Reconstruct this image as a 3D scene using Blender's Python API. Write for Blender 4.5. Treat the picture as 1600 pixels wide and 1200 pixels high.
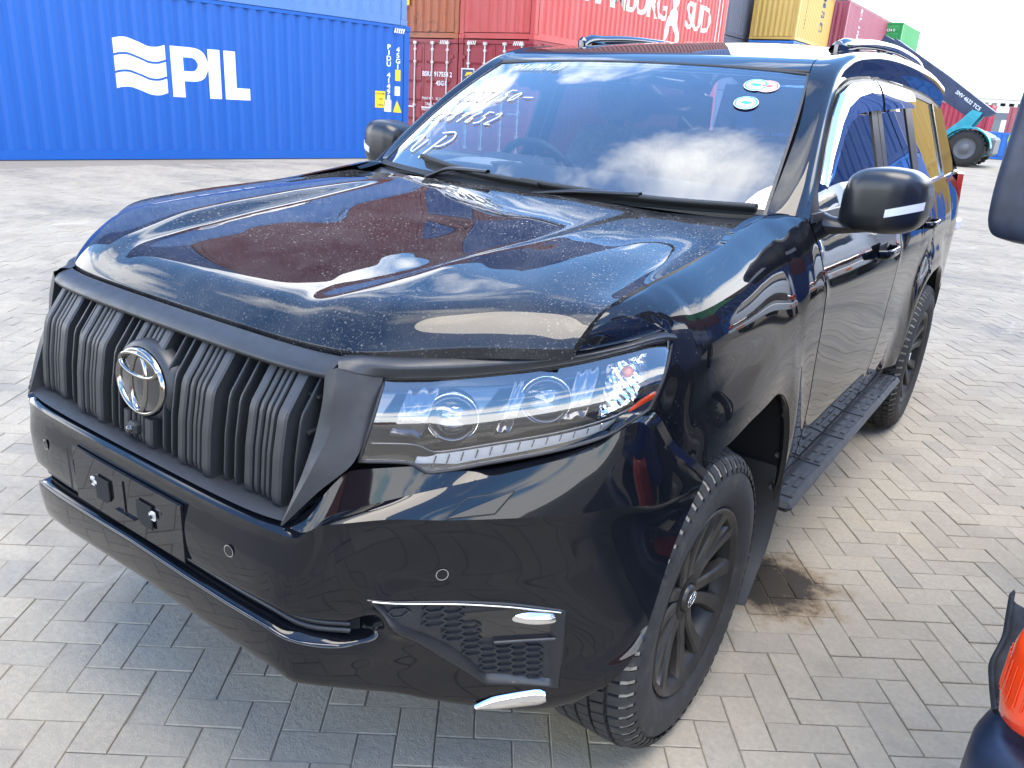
import bpy, bmesh, math, random
import numpy as np
from mathutils import Vector, Matrix

for o in list(bpy.data.objects):
    bpy.data.objects.remove(o)
SC = bpy.context.scene
COL = SC.collection
R = math.radians
rng = random.Random(7)

# ------------------------------------------------------------------ camera
CAM_POS = (1.44528, -0.76429, 1.51531)
YAW, PITCH, ROLL, FPX = R(34.515), R(19.8816), R(3.798), 1232.79
def cam_axes():
    f = Vector((-math.sin(YAW)*math.cos(PITCH), math.cos(YAW)*math.cos(PITCH), -math.sin(PITCH)))
    r = Vector((math.cos(YAW), math.sin(YAW), 0)); u = r.cross(f)
    c, s = math.cos(ROLL), math.sin(ROLL)
    return c*r+s*u, -s*r+c*u, f
cr, cu, cf = cam_axes()
cam_data = bpy.data.cameras.new('camera')
cam_data.sensor_fit = 'HORIZONTAL'; cam_data.sensor_width = 36.0
cam_data.lens = 36.0*FPX/1600.0
cam_data.clip_start = 0.02; cam_data.clip_end = 3000
cam = bpy.data.objects.new('camera', cam_data); COL.objects.link(cam)
cam.matrix_world = Matrix(((cr.x, cu.x, -cf.x, CAM_POS[0]), (cr.y, cu.y, -cf.y, CAM_POS[1]), (cr.z, cu.z, -cf.z, CAM_POS[2]), (0, 0, 0, 1)))
SC.camera = cam
def pix(P):
    d = Vector(P)-Vector(CAM_POS); z = d.dot(cf)
    if z < .05: return None
    return 800+FPX*d.dot(cr)/z, 600-FPX*d.dot(cu)/z

# ------------------------------------------------------------------ exposure
SC.view_settings.view_transform = 'Standard'
SC.view_settings.look = 'None'
SC.view_settings.gamma = 1.0
SC.view_settings.use_curve_mapping = False
SC.view_settings.exposure = 1.86
SC.render.engine = 'CYCLES'
SC.cycles.max_bounces = 10
SC.cycles.transparent_max_bounces = 16
SC.cycles.glossy_bounces = 5
SC.cycles.caustics_reflective = False
SC.cycles.caustics_refractive = False
SC.cycles.sample_clamp_indirect = 6

# ------------------------------------------------------------------ sun and sky
SUN_EL, SUN_AZ = R(74), R(100)          # azimuth of the sun measured from +y towards +x
sdir = Vector((math.sin(SUN_AZ)*math.cos(SUN_EL), math.cos(SUN_AZ)*math.cos(SUN_EL), math.sin(SUN_EL)))
sun_data = bpy.data.lights.new('sun', 'SUN')
sun_data.energy = 1.2; sun_data.angle = R(40); sun_data.color = (1.0, .89, .70)
sun = bpy.data.objects.new('sun', sun_data); COL.objects.link(sun)
sun.rotation_euler = (-sdir).to_track_quat('-Z', 'Y').to_euler()

world = bpy.data.worlds.new('World'); SC.world = world; world.use_nodes = True
wt = world.node_tree; wt.nodes.clear()
def wn(t, **k):
    n = wt.nodes.new(t)
    for a, b in k.items(): setattr(n, a, b)
    return n
wl = wt.links.new
w_out = wn('ShaderNodeOutputWorld'); w_bg = wn('ShaderNodeBackground'); w_bg.inputs['Strength'].default_value = 0.15
sky = wn('ShaderNodeTexSky', sky_type='NISHITA'); sky.sun_disc = False
sky.sun_elevation = SUN_EL; sky.sun_rotation = SUN_AZ; sky.air_density = 1.0; sky.dust_density = 0.4; sky.ozone_density = 1.6
tc = wn('ShaderNodeTexCoord'); sep = wn('ShaderNodeSeparateXYZ'); wl(tc.outputs['Generated'], sep.inputs[0])
zc = wn('ShaderNodeMath', operation='MAXIMUM'); wl(sep.outputs['Z'], zc.inputs[0]); zc.inputs[1].default_value = 0.0
za = wn('ShaderNodeMath', operation='ADD'); wl(zc.outputs[0], za.inputs[0]); za.inputs[1].default_value = 0.16
dx = wn('ShaderNodeMath', operation='DIVIDE'); wl(sep.outputs['X'], dx.inputs[0]); wl(za.outputs[0], dx.inputs[1])
dy = wn('ShaderNodeMath', operation='DIVIDE'); wl(sep.outputs['Y'], dy.inputs[0]); wl(za.outputs[0], dy.inputs[1])
cmb = wn('ShaderNodeCombineXYZ'); wl(dx.outputs[0], cmb.inputs[0]); wl(dy.outputs[0], cmb.inputs[1])
cmb.inputs[2].default_value = 12.4
cn = wn('ShaderNodeTexNoise'); cn.inputs['Scale'].default_value = 1.15; cn.inputs['Detail'].default_value = 9; cn.inputs['Roughness'].default_value = .58
cn.inputs['Distortion'].default_value = .25
cmap = wn('ShaderNodeMapping'); cmap.inputs['Location'].default_value = (-.36, .10, 0); wl(cmb.outputs[0], cmap.inputs[0]); wl(cmap.outputs[0], cn.inputs['Vector'])
# thin high haze thickens towards the horizon
hz = wn('ShaderNodeMapRange'); wl(zc.outputs[0], hz.inputs['Value'])
hz.inputs['From Min'].default_value = 0.0; hz.inputs['From Max'].default_value = .5; hz.inputs['To Min'].default_value = .26; hz.inputs['To Max'].default_value = 0.0
ca = wn('ShaderNodeMath', operation='ADD'); wl(cn.outputs['Fac'], ca.inputs[0]); wl(hz.outputs[0], ca.inputs[1])
cramp = wn('ShaderNodeValToRGB'); wl(ca.outputs[0], cramp.inputs[0])
cramp.color_ramp.elements[0].position = .55; cramp.color_ramp.elements[1].position = .645; cramp.color_ramp.elements[0].color = (.03, .03, .03, 1)
cmix = wn('ShaderNodeMixRGB'); wl(cramp.outputs[0], cmix.inputs[0]); hsv = wn('ShaderNodeHueSaturation'); hsv.inputs['Saturation'].default_value = 1.3; hsv.inputs['Value'].default_value = 1.3; wl(sky.outputs[0], hsv.inputs['Color']); wl(hsv.outputs[0], cmix.inputs[1])
cmix.inputs[2].default_value = (10.5, 10.7, 11.0, 1)
wl(cmix.outputs[0], w_bg.inputs['Color']); wl(w_bg.outputs[0], w_out.inputs['Surface'])

# ------------------------------------------------------------------ helpers: materials
MATS = {}
class NT:
    """Small node-tree builder."""
    def __init__(self, name):
        self.m = bpy.data.materials.new(name); self.m.use_nodes = True
        self.t = self.m.node_tree; self.t.nodes.clear()
        self.out = self.n('ShaderNodeOutputMaterial')
    def n(self, typ, **k):
        n = self.t.nodes.new(typ)
        for a, b in k.items(): setattr(n, a, b)
        return n
    def l(self, a, b): self.t.links.new(a, b)
    def bsdf(self, col=None, rough=.5, metal=0, **k):
        b = self.n('ShaderNodeBsdfPrincipled')
        if col is not None: b.inputs['Base Color'].default_value = (*col, 1)
        b.inputs['Roughness'].default_value = rough; b.inputs['Metallic'].default_value = metal
        for a, v in k.items(): b.inputs[a.replace('_', ' ')].default_value = v
        return b
    def end(self, sh): self.l(sh.outputs[0], self.out.inputs['Surface']); return self.m
    def pos(self, world=True):
        if world: return self.n('ShaderNodeNewGeometry').outputs['Position']
        return self.n('ShaderNodeTexCoord').outputs['Object']
    def noise(self, vec, scale, detail=4, rough=.55, stretch=None):
        if stretch:
            mp = self.n('ShaderNodeMapping'); self.l(vec, mp.inputs[0]); mp.inputs['Scale'].default_value = stretch; vec = mp.outputs[0]
        x = self.n('ShaderNodeTexNoise'); self.l(vec, x.inputs['Vector'])
        x.inputs['Scale'].default_value = scale; x.inputs['Detail'].default_value = detail; x.inputs['Roughness'].default_value = rough
        return x.outputs['Fac']
    def ramp(self, fac, stops):
        r = self.n('ShaderNodeValToRGB'); self.l(fac, r.inputs[0]); e = r.color_ramp.elements
        while len(e) < len(stops): e.new(.5)
        for i, (p, c) in enumerate(stops):
            e[i].position = p; e[i].color = (c, c, c, 1) if not isinstance(c, tuple) else (*c, 1)
        return r.outputs[0]
    def mix(self, fac, a, b, mode='MIX'):
        x = self.n('ShaderNodeMixRGB', blend_type=mode)
        for i, v in ((0, fac), (1, a), (2, b)):
            if isinstance(v, (int, float)): x.inputs[i].default_value = v if i == 0 else (v, v, v, 1)
            elif isinstance(v, tuple): x.inputs[i].default_value = (*v, 1)
            else: self.l(v, x.inputs[i])
        return x.outputs[0]
    def math(self, op, a, b=0.0, clamp=False):
        x = self.n('ShaderNodeMath', operation=op); x.use_clamp = clamp
        for i, v in ((0, a), (1, b)):
            if isinstance(v, (int, float)): x.inputs[i].default_value = v
            else: self.l(v, x.inputs[i])
        return x.outputs[0]
    def bump(self, h, strength, dist, b):
        x = self.n('ShaderNodeBump'); x.inputs['Strength'].default_value = strength; x.inputs['Distance'].default_value = dist
        self.l(h, x.inputs['Height']); self.l(x.outputs[0], b.inputs['Normal'])

def simple(name, col, rough=.5, metal=0, nscale=0, namt=.25, bump=0, bscale=300, **k):
    t = NT(name); b = t.bsdf(col, rough, metal, **k)
    if nscale:
        f = t.noise(t.pos(), nscale, 5)
        c = t.ramp(f, [(.3, tuple(v*(1-namt) for v in col)), (.7, tuple(min(1, v*(1+namt)) for v in col))])
        t.l(c, b.inputs['Base Color'])
        t.l(t.ramp(f, [(.3, min(1, rough*1.15)), (.7, rough*.85)]), b.inputs['Roughness'])
    if bump: t.bump(t.noise(t.pos(), bscale, 2), bump, .001, b)
    MATS[name] = t.end(b); return MATS[name]

def paint(name, dust, gloss=.012):
    """Black gloss paint under clear coat; dust = amount of dried dust spots lying on it."""
    t = NT(name); b = t.bsdf((.0035, .0042, .0065), .12, 0, Coat_Weight=1.0, Coat_Roughness=gloss, Coat_IOR=1.46, IOR=1.5, Specular_IOR_Level=0.0)
    p = t.pos()
    film = t.ramp(t.noise(p, 7, 6, .6), [(.35, 0.0), (.75, 1.0)])
    if dust > 0:
        v1 = t.n('ShaderNodeTexVoronoi'); v1.inputs['Scale'].default_value = 115; v1.inputs['Randomness'].default_value = 1
        mp = t.n('ShaderNodeMapping'); t.l(p, mp.inputs[0]); mp.inputs['Rotation'].default_value = (0, 0, .6); mp.inputs['Scale'].default_value = (1, .55, 1)
        t.l(mp.outputs[0], v1.inputs['Vector'])
        spot = t.ramp(v1.outputs['Distance'], [(.06, .85), (.26, 0.0)])
        keep = t.ramp(t.noise(p, 34, 2), [(.47, 0.0), (.60, 1.0)])
        area = t.ramp(t.noise(p, 2.6, 3), [(.34, .25), (.62, 1.0)])
        fine = t.ramp(t.noise(p, 260, 2), [(.60, 0.0), (.72, .5)])
        s = t.math('MULTIPLY', t.math('MULTIPLY', spot, keep), area)
        s = t.math('ADD', s, t.math('MULTIPLY', fine, area), True)
        sy_ = t.n('ShaderNodeSeparateXYZ'); t.l(p, sy_.inputs[0]); wipe = t.n('ShaderNodeMapRange'); t.l(sy_.outputs['Y'], wipe.inputs['Value']); wipe.inputs['From Min'].default_value = .15; wipe.inputs['From Max'].default_value = .75; wipe.inputs['To Min'].default_value = .30; wipe.inputs['To Max'].default_value = 1.0
        s = t.math('MULTIPLY', t.math('MULTIPLY', s, wipe.outputs[0]), dust, True)
        s2 = t.math('ADD', s, t.math('MULTIPLY', film, .055*dust), True)
    else:
        s2 = t.math('MULTIPLY', film, .005)
    d = t.n('ShaderNodeBsdfDiffuse'); d.inputs['Color'].default_value = (.36, .34, .31, 1)
    ms = t.n('ShaderNodeMixShader'); t.l(s2, ms.inputs[0]); t.l(b.outputs[0], ms.inputs[1]); t.l(d.outputs[0], ms.inputs[2])
    MATS[name] = t.end(ms); return MATS[name]

def glass(name, tint=(1, 1, 1), ior=1.5, extra=0.0, rough=0.0, dirt=0.0):
    """Thin pane: clear or tinted transmission plus Fresnel reflection."""
    t = NT(name)
    tr = t.n('ShaderNodeBsdfTransparent'); tr.inputs[0].default_value = (*tint, 1)
    gl = t.n('ShaderNodeBsdfGlossy'); gl.inputs['Roughness'].default_value = rough; gl.inputs['Color'].default_value = (1, 1, 1, 1)
    fr = t.n('ShaderNodeFresnel'); fr.inputs['IOR'].default_value = ior
    f = t.math('ADD', t.math('MULTIPLY', fr.outputs[0], 1.7), extra, True)
    ms = t.n('ShaderNodeMixShader'); t.l(f, ms.inputs[0]); t.l(tr.outputs[0], ms.inputs[1]); t.l(gl.outputs[0], ms.inputs[2])
    if dirt:
        d = t.n('ShaderNodeBsdfDiffuse'); d.inputs[0].default_value = (.5, .5, .48, 1)
        k = t.math('MULTIPLY', t.ramp(t.noise(t.pos(), 9, 6, .65), [(.4, .15), (.75, 1.0)]), dirt)
        m2 = t.n('ShaderNodeMixShader'); t.l(k, m2.inputs[0]); t.l(ms.outputs[0], m2.inputs[1]); t.l(d.outputs[0], m2.inputs[2]); ms = m2
    MATS[name] = t.end(ms); return MATS[name]

paint('paint', 0.0, .035); paint('paint_dusty', 1.35, .014); paint('paint_light_dust', .18, .02)
t_ = paint('paint_scuffed', .35)
simple('trim', (.016, .0175, .021), .44, nscale=30, namt=.2, bump=.15, bscale=900)
simple('trim_dark', (.010, .011, .012), .6)
simple('trim_satin', (.014, .015, .018), .30, bump=.08, bscale=900)
simple('cavity', (.004, .004, .005), .9)
simple('rubber', (.012, .012, .013), .55)
simple('chrome', (.82, .83, .85), .06, 1.0)
simple('chrome_dull', (.62, .62, .60), .18, 1.0)
simple('smoke_chrome', (.10, .10, .11), .08, 1.0)
simple('steel', (.55, .55, .54), .35, 1.0, nscale=60)
simple('rim', (.040, .037, .034), .40, .45, nscale=18, namt=.3)
simple('rim_dark', (.007, .007, .008), .5, .2)
simple('white_plastic', (.75, .76, .78), .35)
simple('silver_reflector', (.86, .87, .88), .10, 1.0)
simple('amber', (.85, .24, .03), .15, 0, Coat_Weight=1)
simple('red_lens', (.55, .012, .02), .12, 0, Coat_Weight=1)
simple('seat_cloth', (.18, .18, .19), .85, nscale=40)
simple('dash', (.085, .088, .095), .62, bump=.2, bscale=500)
simple('paper', (.82, .82, .80), .8)
simple('chalk', (.85, .86, .86), .9)
simple('pillar_trim', (.30, .30, .31), .8)
simple('chrome_dark', (.27, .26, .24), .12, 1.0)
simple('badge_black', (.01, .01, .011), .15, Coat_Weight=1)
glass('windscreen', (.95, .98, .99), 1.66, .02, 0, .012)
glass('side_glass', (.42, .47, .48), 1.52, .0)
glass('privacy_glass', (.10, .11, .12), 1.52, .0)
glass('lens', (.96, .97, .98), 1.49, 0.07)
glass('visor', (.10, .095, .09), 1.5, .03)

# ------------------------------------------------------------------ helpers: objects
def link(o, parent=None):
    COL.objects.link(o)
    if parent is not None:
        o.parent = parent
        o.matrix_parent_inverse = Matrix.Translation(-pworld(parent))
    return o
def pworld(p):
    v = Vector(p.location)
    return v
def tag(o, label=None, cat=None, group=None, kind=None):
    if label: o['label'] = label
    if cat: o['category'] = cat
    if group: o['group'] = group
    if kind: o['kind'] = kind
    return o
def empty(name, loc=(0, 0, 0), label=None, cat=None, group=None, rz=0):
    o = bpy.data.objects.new(name, None); o.empty_display_size = .2; o.location = loc; o.rotation_euler[2] = rz
    COL.objects.link(o); tag(o, label, cat, group); return o

class MB:
    """Collects geometry and links it as one mesh object."""
    def __init__(self): self.v = []; self.f = []; self.s = []
    def add(self, vs, fs, smooth=False):
        b = len(self.v); self.v += [tuple(map(float, p)) for p in vs]
        self.f += [tuple(i+b for i in f) for f in fs]; self.s += [smooth]*len(fs); return self
    def box(self, c, d, rz=0, bev=0.0, mat=None):
        hx, hy, hz = d[0]/2, d[1]/2, d[2]/2
        if bev <= 0:
            vs = [(sx*hx, sy*hy, sz*hz) for sz in (-1, 1) for sy in (-1, 1) for sx in (-1, 1)]
            fs = [(0, 2, 3, 1), (4, 5, 7, 6), (0, 1, 5, 4), (2, 6, 7, 3), (0, 4, 6, 2), (1, 3, 7, 5)]
        else:
            b = min(bev, hx*.9, hy*.9, hz*.9)
            vs = []; idx = {}
            for sx in (-1, 1):
                for sy in (-1, 1):
                    for sz in (-1, 1):
                        for ax in range(3):
                            p = [sx*(hx-b), sy*(hy-b), sz*(hz-b)]; p[ax] = (sx*hx, sy*hy, sz*hz)[ax]
                            idx[sx, sy, sz, ax] = len(vs); vs.append(tuple(p))
            fs = []
            for ax in range(3):
                o1, o2 = [(1, 2), (2, 0), (0, 1)][ax]
                for s in (-1, 1):
                    q = []
                    for a, c2 in ((-1, -1), (1, -1), (1, 1), (-1, 1)):
                        k = [0, 0, 0]; k[ax] = s; k[o1] = a; k[o2] = c2; q.append(idx[k[0], k[1], k[2], ax])
                    fs.append(tuple(q if s > 0 else q[::-1]))
                for a in (-1, 1):
                    for c2 in (-1, 1):
                        k1 = [0, 0, 0]; k1[ax] = -1; k1[o1] = a; k1[o2] = c2; k2 = k1[:]; k2[ax] = 1
                        fs.append((idx[(*k1, o1)], idx[(*k2, o1)], idx[(*k2, o2)], idx[(*k1, o2)]))
            for sx in (-1, 1):
                for sy in (-1, 1):
                    for sz in (-1, 1):
                        fs.append((idx[sx, sy, sz, 0], idx[sx, sy, sz, 1], idx[sx, sy, sz, 2]))
        cz, sn = math.cos(rz), math.sin(rz)
        vs = [(c[0]+x*cz-y*sn, c[1]+x*sn+y*cz, c[2]+z) for x, y, z in vs]
        if mat is not None: vs = [tuple(mat @ Vector(p)) for p in vs]
        return self.add(vs, fs)
    def tube(self, path, r, n=8, caps=True, smooth=True, closed=False):
        path = [Vector(p) for p in path]; m = len(path); rs = r if isinstance(r, (list, tuple)) else [r]*m
        vs = []; ref = None
        for i, p in enumerate(path):
            if closed: t = (path[(i+1) % m]-path[i-1])
            else: t = path[min(i+1, m-1)]-path[max(i-1, 0)]
            t.normalize()
            if ref is None:
                ref = Vector((0, 0, 1)) if abs(t.z) < .9 else Vector((1, 0, 0))
            a = t.cross(ref); a.normalize(); b = a.cross(t); ref = b
            for k in range(n):
                an = 2*math.pi*k/n; vs.append(p+(a*math.cos(an)+b*math.sin(an))*rs[i])
        fs = []
        for i in range(m if closed else m-1):
            j = (i+1) % m
            for k in range(n): fs.append((i*n+k, i*n+(k+1) % n, j*n+(k+1) % n, j*n+k))
        self.add(vs, fs, smooth)
        if caps and not closed:
            self.add(vs[:n], [tuple(range(n))[::-1]]); self.add(vs[-n:], [tuple(range(n))])
        return self
    def lathe(self, prof, c, axis='x', n=48, smooth=True, sharp=None, ang0=0, ang1=2*math.pi):
        """prof: list of (axial, radius)."""
        full = abs(ang1-ang0-2*math.pi) < 1e-6; cols = n if full else n+1
        def put(a, r, k):
            an = ang0+(ang1-ang0)*k/n; u, w = r*math.cos(an), r*math.sin(an)
            return {'x': (c[0]+a, c[1]+u, c[2]+w), 'y': (c[0]+u, c[1]+a, c[2]+w), 'z': (c[0]+u, c[1]+w, c[2]+a)}[axis]
        segs = [prof] if not sharp else [prof[i:i+2] for i in range(len(prof)-1)]
        for pr in segs:
            vs = [put(a, r, k) for a, r in pr for k in range(cols)]; fs = []
            for i in range(len(pr)-1):
                for k in range(n):
                    k2 = (k+1) % cols; fs.append((i*cols+k, i*cols+k2, (i+1)*cols+k2, (i+1)*cols+k))
            self.add(vs, fs, smooth)
        return self
    def grid(self, P, smooth=True, flip=False):
        nv, nu = P.shape[:2]
        fs = []
        for i in range(nv-1):
            for j in range(nu-1):
                q = (i*nu+j, i*nu+j+1, (i+1)*nu+j+1, (i+1)*nu+j); fs.append(q[::-1] if flip else q)
        return self.add(P.reshape(-1, 3), fs, smooth)
    def flange(self, P, t, edges='tblr', inward=None):
        """Turns the border of a grid panel inward by t so that panel gaps have depth."""
        N = gnorm(P)
        if inward is None: inward = -N*t
        else: inward = np.broadcast_to(np.array(inward, float), P.shape)*t
        loops = {'t': (P[0], inward[0]), 'b': (P[-1], inward[-1]), 'l': (P[:, 0], inward[:, 0]), 'r': (P[:, -1], inward[:, -1])}
        for e in edges:
            L, D = loops[e]
            self.grid(np.stack([L, L+D]), smooth=True)
        return self
    def prism(self, poly, depth, frame=None, smooth=False):
        """poly: 2-D outline; extruded along local z by depth; frame = 4x4 Matrix."""
        n = len(poly); vs = [(x, y, 0) for x, y in poly]+[(x, y, depth) for x, y in poly]
        if frame is not None: vs = [tuple(frame @ Vector(p)) for p in vs]
        self.add(vs, [tuple(range(n))[::-1], tuple(range(n, 2*n))])
        self.add(vs, [(i, (i+1) % n, n+(i+1) % n, n+i) for i in range(n)], smooth); return self
    def mesh(self, name):
        me = bpy.data.meshes.new(name); me.from_pydata(self.v, [], self.f); me.update()
        me.polygons.foreach_set('use_smooth', self.s); return me
    def build(self, name, mat, parent=None, fix=True, label=None, weld=False):
        me = self.mesh(name)
        if fix:
            bm = bmesh.new(); bm.from_mesh(me)
            if weld: bmesh.ops.remove_doubles(bm, verts=bm.verts, dist=1e-5)
            bmesh.ops.recalc_face_normals(bm, faces=bm.faces); bm.to_mesh(me); bm.free()
        if mat: me.materials.append(MATS[mat] if isinstance(mat, str) else mat)
        o = bpy.data.objects.new(name, me); link(o, parent)
        if label: o['label'] = label
        return o

def gnorm(P):
    du = np.gradient(P, axis=1); dv = np.gradient(P, axis=0); N = np.cross(du, dv)
    L = np.linalg.norm(N, axis=2, keepdims=True); L[L < 1e-12] = 1
    return N/L

def pchip(x, y, q):
    """Monotone cubic interpolation of y (n, ...) at q."""
    x = np.asarray(x, float); y = np.asarray(y, float); q = np.asarray(q, float)
    sh = y.shape[1:]; y = y.reshape(len(x), -1)
    h = np.diff(x); d = np.diff(y, axis=0)/h[:, None]
    m = np.zeros_like(y)
    if len(x) > 2:
        w1 = (2*h[1:]+h[:-1])[:, None]; w2 = (h[1:]+2*h[:-1])[:, None]
        a, b = d[:-1], d[1:]
        with np.errstate(divide='ignore', invalid='ignore'):
            mm = (w1+w2)/(w1/a+w2/b)
        m[1:-1] = np.where(a*b > 0, np.nan_to_num(mm), 0)
    m[0] = d[0]; m[-1] = d[-1]
    k = np.clip(np.searchsorted(x, q, side='right')-1, 0, len(x)-2)
    t = ((q-x[k])/h[k])[:, None]; hh = h[k][:, None]
    r = (1+2*t)*(1-t)**2*y[k]+t*(1-t)**2*hh*m[k]+t*t*(3-2*t)*y[k+1]+t*t*(t-1)*hh*m[k+1]
    return r.reshape((len(q),)+sh)
def crom(x, y, q):
    """Smooth (non-monotone) cubic interpolation with finite-difference tangents."""
    x = np.asarray(x, float); y = np.asarray(y, float); q = np.asarray(q, float)
    m = np.gradient(y, x, axis=0) if len(x) > 2 else np.repeat((np.diff(y, axis=0)/np.diff(x)[0]), 2, axis=0)
    k = np.clip(np.searchsorted(x, q, side='right')-1, 0, len(x)-2); h = x[k+1]-x[k]
    ex = (slice(None),)+(None,)*(y.ndim-1); t = ((q-x[k])/h)[ex]; hh = h[ex]
    return (1+2*t)*(1-t)**2*y[k]+t*(1-t)**2*hh*m[k]+t*t*(3-2*t)*y[k+1]+t*t*(t-1)*hh*m[k+1]
def chord(P):
    P = np.asarray(P, float); d = np.r_[0, np.cumsum(np.linalg.norm(np.diff(P, axis=0), axis=1))]; return d/d[-1]
def resample(P, n, smooth=True):
    P = np.asarray(P, float); t = chord(P); q = np.linspace(0, 1, n)
    return pchip(t, P, q) if smooth else np.stack([np.interp(q, t, P[:, i]) for i in range(P.shape[1])], 1)
def loft(rows, nu, nv, f_u=pchip, f_v=pchip, tu=None, tv=None):
    """rows: nv0 x nu0 x 3 control net -> dense grid."""
    A = np.asarray(rows, float)
    if tu is None: tu = chord(A[len(A)//2])
    if tv is None: tv = np.linspace(0, 1, len(A))
    B = np.moveaxis(f_u(tu, np.moveaxis(A, 1, 0), np.linspace(0, 1, nu)), 0, 1)
    return f_v(tv, B, np.linspace(0, 1, nv))
def coons(top, bot, left, right):
    """Transfinite patch; top/bot run along u, left/right along v (top -> bottom)."""
    top, bot, left, right = map(np.asarray, (top, bot, left, right))
    nu, nv = len(top), len(left); u = np.linspace(0, 1, nu)[None, :, None]; v = np.linspace(0, 1, nv)[:, None, None]
    return ((1-v)*top[None]+v*bot[None]+(1-u)*left[:, None]+u*right[:, None]
            - ((1-u)*(1-v)*top[0]+u*(1-v)*top[-1]+(1-u)*v*bot[0]+u*v*bot[-1]))
def mirx(P): Q = np.array(P, float); Q[..., 0] *= -1; return Q
def sstep(a, b, x): t = np.clip((x-a)/(b-a), 0, 1); return t*t*(3-2*t)
def smin(a, b, k):
    h = np.clip(.5+.5*(b-a)/k, 0, 1); return b*(1-h)+a*h-k*h*(1-h)
def copy_tree(o, parent=None, mirror=False):
    c = o.copy(); COL.objects.link(c)
    if parent is not None: c.parent = parent
    for ch in list(o.children): copy_tree(ch, c)
    return c
def text_mesh(s, size, extrude=.002, align='CENTER', shear=0, spacing=1.0, bold=0.0):
    cu_ = bpy.data.curves.new('lettering', 'FONT'); cu_.body = s; cu_.size = size; cu_.extrude = extrude
    cu_.align_x = align; cu_.align_y = 'CENTER'; cu_.shear = shear; cu_.space_character = spacing; cu_.offset = bold; cu_.resolution_u = 3
    ob = bpy.data.objects.new('lettering', cu_); COL.objects.link(ob)
    dg = bpy.context.evaluated_depsgraph_get(); dg.update()
    me = bpy.data.meshes.new_from_object(ob.evaluated_get(dg)); bpy.data.objects.remove(ob); bpy.data.curves.remove(cu_)
    me.name = 'lettering'; me.materials.clear(); return me
def put_mesh(name, me, mat, parent, frame):
    me.transform(frame); me.materials.append(MATS[mat] if isinstance(mat, str) else mat)
    o = bpy.data.objects.new(name, me); return link(o, parent)
def frame(origin, xa, ya):
    """Matrix whose x and y axes lie in a face; z points out of it."""
    xa = Vector(xa).normalized(); ya = Vector(ya).normalized(); z = xa.cross(ya).normalized(); ya = z.cross(xa)
    return Matrix(((xa.x, ya.x, z.x, origin[0]), (xa.y, ya.y, z.y, origin[1]), (xa.z, ya.z, z.z, origin[2]), (0, 0, 0, 1)))
# ================================================================== GROUND
def ground_color(t, joint):
    p = t.pos()
    big = t.noise(p, .35, 5, .6); mid = t.noise(p, 2.2, 6, .65); fine = t.noise(p, 60, 5, .7)
    base = t.ramp(mid, [(.25, (.292, .256, .196)), (.5, (.350, .309, .239)), (.78, (.392, .350, .274))])
    c = t.mix(t.ramp(fine, [(.35, .45), (.62, 0.0)]), base, (.23, .21, .185))
    c = t.mix(t.ramp(fine, [(.66, 0.0), (.8, .5)]), c, (.52, .50, .46))
    # worn, oily patches with shapes of their own
    pat = t.noise(p, .55, 7, .68, (1, 1.6, 1))
    c = t.mix(t.ramp(pat, [(.50, 0.0), (.68, .58)]), c, (.125, .122, .118))
    c = t.mix(t.ramp(t.noise(p, 1.3, 6, .6), [(.62, 0.0), (.78, .45)]), c, (.40, .31, .17))
    trk = t.noise(p, 3.0, 6, .7, (1.0, .16, 1)); c = t.mix(t.ramp(trk, [(.60, 0.0), (.74, .45)]), c, (.53, .49, .42))
    chip = t.noise(p, 11, 7, .8); c = t.mix(t.ramp(chip, [(.60, 0.0), (.70, .35)]), c, (.19, .17, .14))
    # spilled oil beside the front wheel
    d = t.n('ShaderNodeVectorMath', operation='DISTANCE'); t.l(p, d.inputs[0]); d.inputs[1].default_value = (.88, 1.70, 0)
    dd = t.math('ADD', d.outputs['Value'], t.math('MULTIPLY', t.math('SUBTRACT', t.noise(p, 13, 6, .7), .5), .34))
    c = t.mix(t.ramp(dd, [(.18, .6), (.26, 0.0)]), c, (.20, .13, .065))
    c = t.mix(t.ramp(dd, [(.12, .92), (.20, 0.0)]), c, (.030, .027, .024))
    d2 = t.n('ShaderNodeVectorMath', operation='DISTANCE'); t.l(p, d2.inputs[0]); d2.inputs[1].default_value = (.72, .72, 0)
    e2 = t.math('ADD', d2.outputs['Value'], t.math('MULTIPLY', t.math('SUBTRACT', t.noise(p, 9, 4), .5), .25))
    c = t.mix(t.ramp(e2, [(.06, .5), (.2, 0.0)]), c, (.42, .32, .17))
    return c, p, fine

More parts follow.
